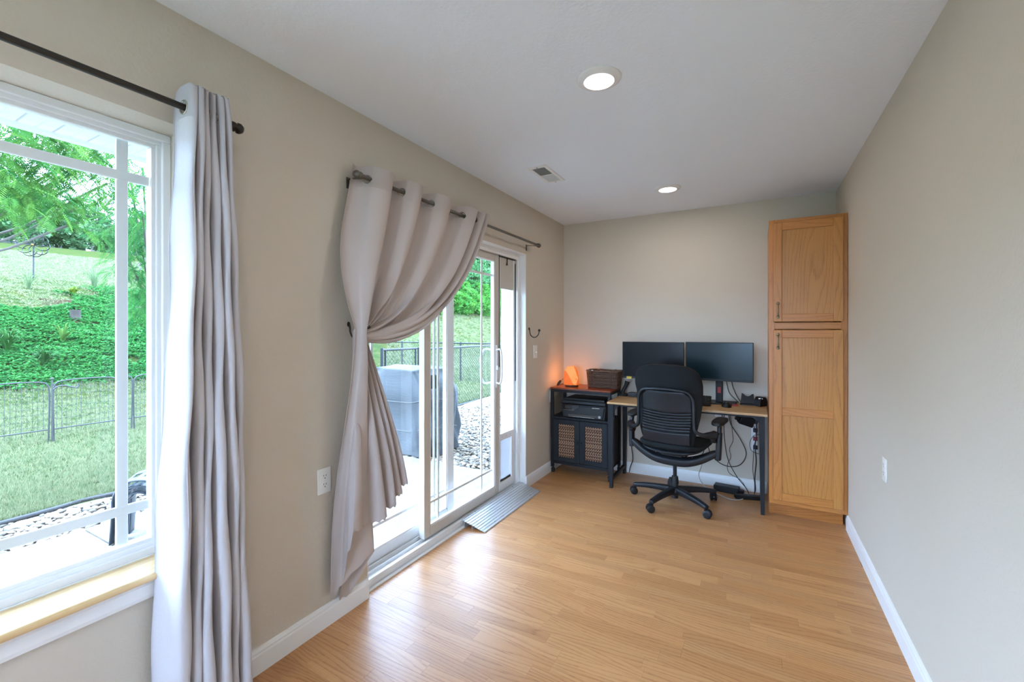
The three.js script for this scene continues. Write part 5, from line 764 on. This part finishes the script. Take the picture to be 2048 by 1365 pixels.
{ // nested resin stools on the patio
  const m = mat([0.060, 0.072, 0.085], 0.45), words = ['outermost blue-grey resin stool on the patio', 'middle nested blue-grey resin stool on the patio', 'innermost nested blue-grey resin stool on the patio'];
  for (let k = 0; k < 3; k++) {
    const t = thing('resin_stool', words[k], 'stool', -3.70, GY, 1.405, 'nested resin stools'); t.rotation.y = 0.9; const w = 0.115 - 0.021 * k, h = 0.405 - 0.045 * k, dz = 0.11 - 0.012 * k;
    const arch = (z) => [L3(-w * 1.18, 0, z), L3(-w * 1.08, h * 0.45, z), L3(-w, h * 0.80, z), L3(-w * 0.6, h * 0.96, z), L3(0, h, z), L3(w * 0.6, h * 0.96, z), L3(w, h * 0.80, z), L3(w * 1.08, h * 0.45, z), L3(w * 1.18, 0, z)];
    for (const z of [-dz + 0.02, dz - 0.02]) part(t, 'side_arch', sweep(arch(z), 0.042, 0.006, L3(0, 0, 1), 48, 8, 5), m);
    for (let i = 0; i < 5; i++) { const a = arch(0)[2 + i]; part(t, 'slat', lbox(-0.016, 0.016, -0.004, 0.004, -dz, dz, 0.003).rotateZ([0.9, 0.45, 0, -0.45, -0.9][i]).translate(a.x, a.y - 0.002, 0), m); }
  }
}
{ // wind spinner on the hill
  const x = -18.5, d = 4.40, y = land(x, d), t = thing('wind_spinner', 'metal kinetic wind spinner on a thin pole', 'wind spinner', x, y - 0.05, d), m = mat([0.022, 0.024, 0.026], 0.45, { metalness: 0.5 });
  part(t, 'pole', rod(L3(0, -0.1, 0), L3(0, 1.06, 0), 0.018, 0.018, 8), m);
  const turn = new THREE.Quaternion().setFromEuler(new THREE.Euler(0.25, 1.15, 0.42));
  for (let k = 0; k < 10; k++) { const a = k / 10 * Math.PI * 2, pts = []; for (let i = 0; i <= 8; i++) { const s = i / 8, r = 0.33 * Math.sin(s * Math.PI * 0.82) + 0.02, b = a + s * 1.9; pts.push(L3(Math.cos(b) * r, Math.sin(b) * r, 0.08 * Math.sin(s * Math.PI)).applyQuaternion(turn).add(L3(0, 1.06, 0))); } part(t, 'vane', sweep(pts, 0.028, 0.006, L3(0.2, 0.3, 1).applyQuaternion(turn), 16, 6), m); }
  part(t, 'hub', new THREE.SphereGeometry(0.04, 12, 8).translate(0, 1.06, 0.02), mat([0.16, 0.11, 0.02], 0.5, { metalness: 0.4 }));
}

// trees: fern-like compound leaves near the house
const frond = (() => {
  const t = [], n = 11, q = (a, b, c, e) => t.push(...a, ...b, ...c, ...a, ...c, ...e);
  const pt = (s) => [0, -0.28 * s * s, s];
  for (let i = 1; i <= n; i++) for (const k of [-1, 1]) { const s = 0.10 + 0.86 * i / n, [x, y, z] = pt(s), l = 0.20 * Math.sin(Math.PI * (0.12 + 0.80 * s)) + 0.03, w = 0.030; q([x, y, z], [k * l * 0.45, y + 0.012 - 0.02, z + l * 0.28 - w], [k * l, y - 0.07 * l / 0.2, z + l * 0.46], [k * l * 0.5, y - 0.01, z + l * 0.28 + w]); }
  for (let i = 0; i < 5; i++) { const a = pt(i / 5), b = pt((i + 1) / 5); t.push(a[0] - 0.006, a[1], a[2], a[0] + 0.006, a[1], a[2], b[0], b[1], b[2]); }
  return triGeo(t);
})();
function frondTree(name, label, trunk, blobs, per, c0, c1, size) {
  const t = thing(name, label, 'tree', trunk[0], land(trunk[0], trunk[2]), trunk[2], 'trees behind the fence'), bark = mat([0.12, 0.10, 0.085], 0.95), O = t.position, l = [];
  const topY = trunk[1]; part(t, 'trunk', tube([L3(0, -0.1, 0), L3(0.08, (topY - O.y) * 0.35, 0.05), L3(-0.05, (topY - O.y) * 0.7, -0.05), L3(0, topY - O.y, 0)], 0.11, 20, 8), bark);
  for (const [x, y, d, r] of blobs) {
    const c = V(x, y, d).sub(O); part(t, 'branch', tube([L3(0, (topY - O.y) * 0.72, 0), c.clone().multiplyScalar(0.5).add(L3(0, 0.5 + topY * 0.06, 0)), c.clone().add(L3(0, r * 0.3, 0))], 0.018, 12, 5), bark);
    const n = Math.round(per * (r / 0.5) ** 2); for (let i = 0; i < n; i++) { const a = rr(0, 6.28), b = Math.acos(rr(-1, 1)), k = r * rnd() ** 0.4, s = size * rr(0.7, 1.15); l.push([c.x + k * Math.sin(b) * Math.cos(a), c.y + 0.75 * k * Math.cos(b), c.z + k * Math.sin(b) * Math.sin(a), rr(0.1, 0.9), rr(0, 6.28), rr(-0.4, 0.4), s, s, s]); }
  }
  scatter(t, 'foliage', frond, leafMat([1, 1, 1], 0.45), l, () => tint(c0, c1, rnd()).multiply(GREEN));
}
frondTree('fern_leaf_tree', 'large tree with feathery compound leaves overhanging the lawn', [-10.6, 5.6, 0.4], [[-8.5, 3.683, 1.722, 0.7], [-8.5, 3.863, 2.036, 0.7], [-9, 3.996, 2.521, 0.65], [-9, 3.92, 2.865, 0.6], [-9, 3.424, 2.106, 0.55], [-8.5, 3.167, 1.722, 0.6], [-9.2, 3.47, 2.412, 0.4], [-9.5, 3.42, 2.30, 0.3], [-9.5, 3.22, 2.72, 0.25], [-9.5, 3.05, 2.761, 0.14], [-9.5, 3.674, 3.121, 0.5], [-9.5, 4.424, 3.219, 0.6], [-8.5, 3.284, 1.476, 0.8], [-8.3, 4.126, 2.128, 0.6], [-8, 3.93, 1.744, 0.6], [-9, 4.346, 2.747, 0.6], [-9.2, 4.9, 3.4, 0.7], [-8.6, 4.8, 2.4, 0.8]], 70, [0.08, 0.33, 0.15], [0.55, 0.74, 0.26], 0.31);
frondTree('fern_leaf_tree', 'slender feathery tree at the edge of the window', [-11.6, 4.6, 4.6], [[-10, 3.934, 3.618, 0.4], [-9, 3.215, 3.411, 0.42], [-11, 4.553, 4.169, 0.5], [-10.5, 3.56, 3.707, 0.4], [-10.5, 3.11, 3.595, 0.35], [-10.5, 2.74, 3.98, 0.5], [-11, 2.432, 4.028, 0.45], [-11.5, 2.015, 4.403, 0.5], [-12, 1.756, 4.412, 0.4], [-10, 3.069, 3.906, 0.5], [-10, 3.878, 4.106, 0.6], [-11, 2.43, 4.516, 0.6], [-10.5, 3.227, 3.471, 0.25], [-11.4, 1.6, 4.8, 0.5]], 76, [0.05, 0.27, 0.13], [0.36, 0.62, 0.28], 0.30);
const bigClump = leafClump(12, 0.16, 0.05, 0.9), wideClump = leafClump(14, 0.30, 0.09, 0.9);
function bushyTree(name, label, cat, x, d, blobs, per, c0, c1, clump, group, h) {
  const y = land(x, d), t = thing(name, label, cat, x, y, d, group), l = [];
  part(t, 'trunk', tube([L3(0, -0.2, 0), L3(0.1, h * 0.4, 0.1), L3(0, h, 0)], 0.09, 12, 7), mat([0.11, 0.09, 0.08], 0.95));
  for (const [bx, by, bz, r] of blobs) { const n = Math.round(per * r * r); for (let i = 0; i < n; i++) { const a = rr(0, 6.28), b = Math.acos(rr(-1, 1)), k = r * rnd() ** 0.33, s = rr(0.8, 1.4); l.push([bx + k * Math.sin(b) * Math.cos(a), by + 0.8 * k * Math.cos(b), bz + k * Math.sin(b) * Math.sin(a), rr(-0.6, 0.6), rr(0, 6.28), rr(-0.6, 0.6), s, s, s]); } }
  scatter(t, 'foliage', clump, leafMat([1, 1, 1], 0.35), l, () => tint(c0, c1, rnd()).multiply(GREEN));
}
const vines = [[-17.2, 20.0, 'leafy vine thicket low on the bank, behind the tied curtain'], [-17.4, 22.5, 'bright vine thicket on the bank seen through the door'], [-17.5, 25.0, 'bright vine thicket beside the door muntin'], [-17.6, 27.5, 'vine thicket seen through the pet door glass'], [-17.7, 30.2, 'farthest vine thicket along the bank']];
for (const [x, d, w] of vines) bushyTree('vine_thicket', w, 'shrub', x, d, [[0, 0.6, 0, 1.3], [0.3, 0.3, 1.2, 1.0], [0.2, 0.3, -1.2, 1.0], [-0.8, 1.4, 0.2, 1.2]], 150, [0.10, 0.40, 0.12], [0.34, 0.68, 0.20], bigClump, 'vine thickets on the bank', 0.8);
const shrubs = [[-19.0, 24.6, 'pale leafy shrub above the vines in the door view'], [-19.3, 28.0, 'grey-green shrub above the vines beside the door stile'], [-19.0, 21.4, 'leafy shrub above the vines near the tied curtain'], [-19.6, 31.5, 'leafy shrub behind the pet door glass']];
for (const [x, d, w] of shrubs) bushyTree('leafy_shrub', w, 'shrub', x, d, [[0, 1.8, 0, 1.5], [0.4, 1.2, 1.2, 1.2], [0.2, 2.6, -0.8, 1.3], [-0.5, 3.4, 0.5, 1.3]], 110, [0.12, 0.34, 0.22], [0.42, 0.66, 0.48], bigClump, 'shrubs on the bank', 2.6);
const trees = [[-22.0, 28.6, 'dark leafy tree rising behind the shrubs in the door view'], [-22.5, 34.5, 'dark leafy tree rising behind the pet door glass'], [-22.0, 23.0, 'dark leafy tree behind the tied curtain']];
for (const [x, d, w] of trees) bushyTree('leafy_tree', w, 'tree', x, d, [[0, 3.0, 0, 2.3], [0.5, 4.6, 1.6, 2.3], [0, 4.4, -1.8, 2.3], [0, 6.6, 0, 2.6], [0.2, 1.6, 1.0, 1.9], [0, 6.8, 2.2, 1.8]], 60, [0.05, 0.20, 0.10], [0.24, 0.46, 0.24], wideClump, 'trees behind the shrubs', 4.5);
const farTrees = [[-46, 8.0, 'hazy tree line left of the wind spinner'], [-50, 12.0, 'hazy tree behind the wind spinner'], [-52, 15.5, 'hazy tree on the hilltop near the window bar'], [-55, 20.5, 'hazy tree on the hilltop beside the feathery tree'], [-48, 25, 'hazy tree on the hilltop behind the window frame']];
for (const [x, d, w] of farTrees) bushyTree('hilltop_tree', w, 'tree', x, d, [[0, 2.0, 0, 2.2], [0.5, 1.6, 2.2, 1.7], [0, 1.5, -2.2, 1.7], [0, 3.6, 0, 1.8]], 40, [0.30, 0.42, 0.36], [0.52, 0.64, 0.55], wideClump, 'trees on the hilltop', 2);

function farHouse(label, x, d, w, h, c) {
  const y = land(x, d) - 0.3, t = thing('distant_house', label, 'house', x, y, d, 'houses on the hilltop');
  part(t, 'walls', lbox(-3, 3, 0, h, -w / 2, w / 2), mat(c, 0.9));
  part(t, 'roof', axes(extrude([[-3.5, 0], [3.5, 0], [0, 1.9]], w + 0.8), [1, 0, 0], [0, 1, 0], [0, 0, 1], [0, h, -(w + 0.8) / 2]), mat([0.04, 0.038, 0.034], 0.9));
  for (const z of [-w / 4, w / 4]) { const f = part(t, 'window_frame', lbox(2.98, 3.05, h * 0.35, h * 0.75, z - 0.7, z + 0.7), M.white); part(f, 'pane', lbox(3.04, 3.07, h * 0.38, h * 0.72, z - 0.6, z + 0.6), mat([0.12, 0.14, 0.17], 0.15)); }
}
farHouse('pale grey-blue house behind the wind spinner', -62, 14.2, 7, 2.9, [0.048, 0.05, 0.045]);
farHouse('cream house on the hilltop behind the feathery tree', -64, 25, 9, 2.7, [0.07, 0.055, 0.04]);

// the house outside: eave and a bump-out of the wall
{
  const t = sgroup('eave', -2.6, 2.42, 1.5, 'white vented soffit of the eave over the patio', 'eave');
  wpart(t, 'fascia', [box(-3.33, -3.285, 2.40, 2.60, -3.4, 10), box(-3.33, -1.95, 2.47, 2.62, -3.4, 10)], M.white);
  for (let d = -2.0; d < 8; d += 0.136) wpart(t, 'soffit_panel', extrude([[0.004, 0], [0.060, 0], [0.064, 0.006], [0.070, 0.006], [0.074, 0], [0.130, 0], [0.134, 0.012], [0, 0.012]], 1.33).applyMatrix4(new THREE.Matrix4().makeBasis(L3(0, 0, -1), L3(0, 1, 0), L3(1, 0, 0)).setPosition(-3.285, 2.42, -d)), M.white);
}
struct('wall_outside', [box(-2.255, -1.951, -0.2, 2.42, 3.93, 5.6, 0.01), box(-2.27, -2.19, -0.2, 2.42, 3.915, 3.99, 0.006)], mat([0.78, 0.80, 0.82], 0.6), 'white siding corner of the house outside the door', 'wall');

scene.traverse((o) => { if (o.isMesh) { o.castShadow = true; o.receiveShadow = true; } if (o.isLight && o.shadow) o.castShadow = true; });
renderer.render(scene, camera);
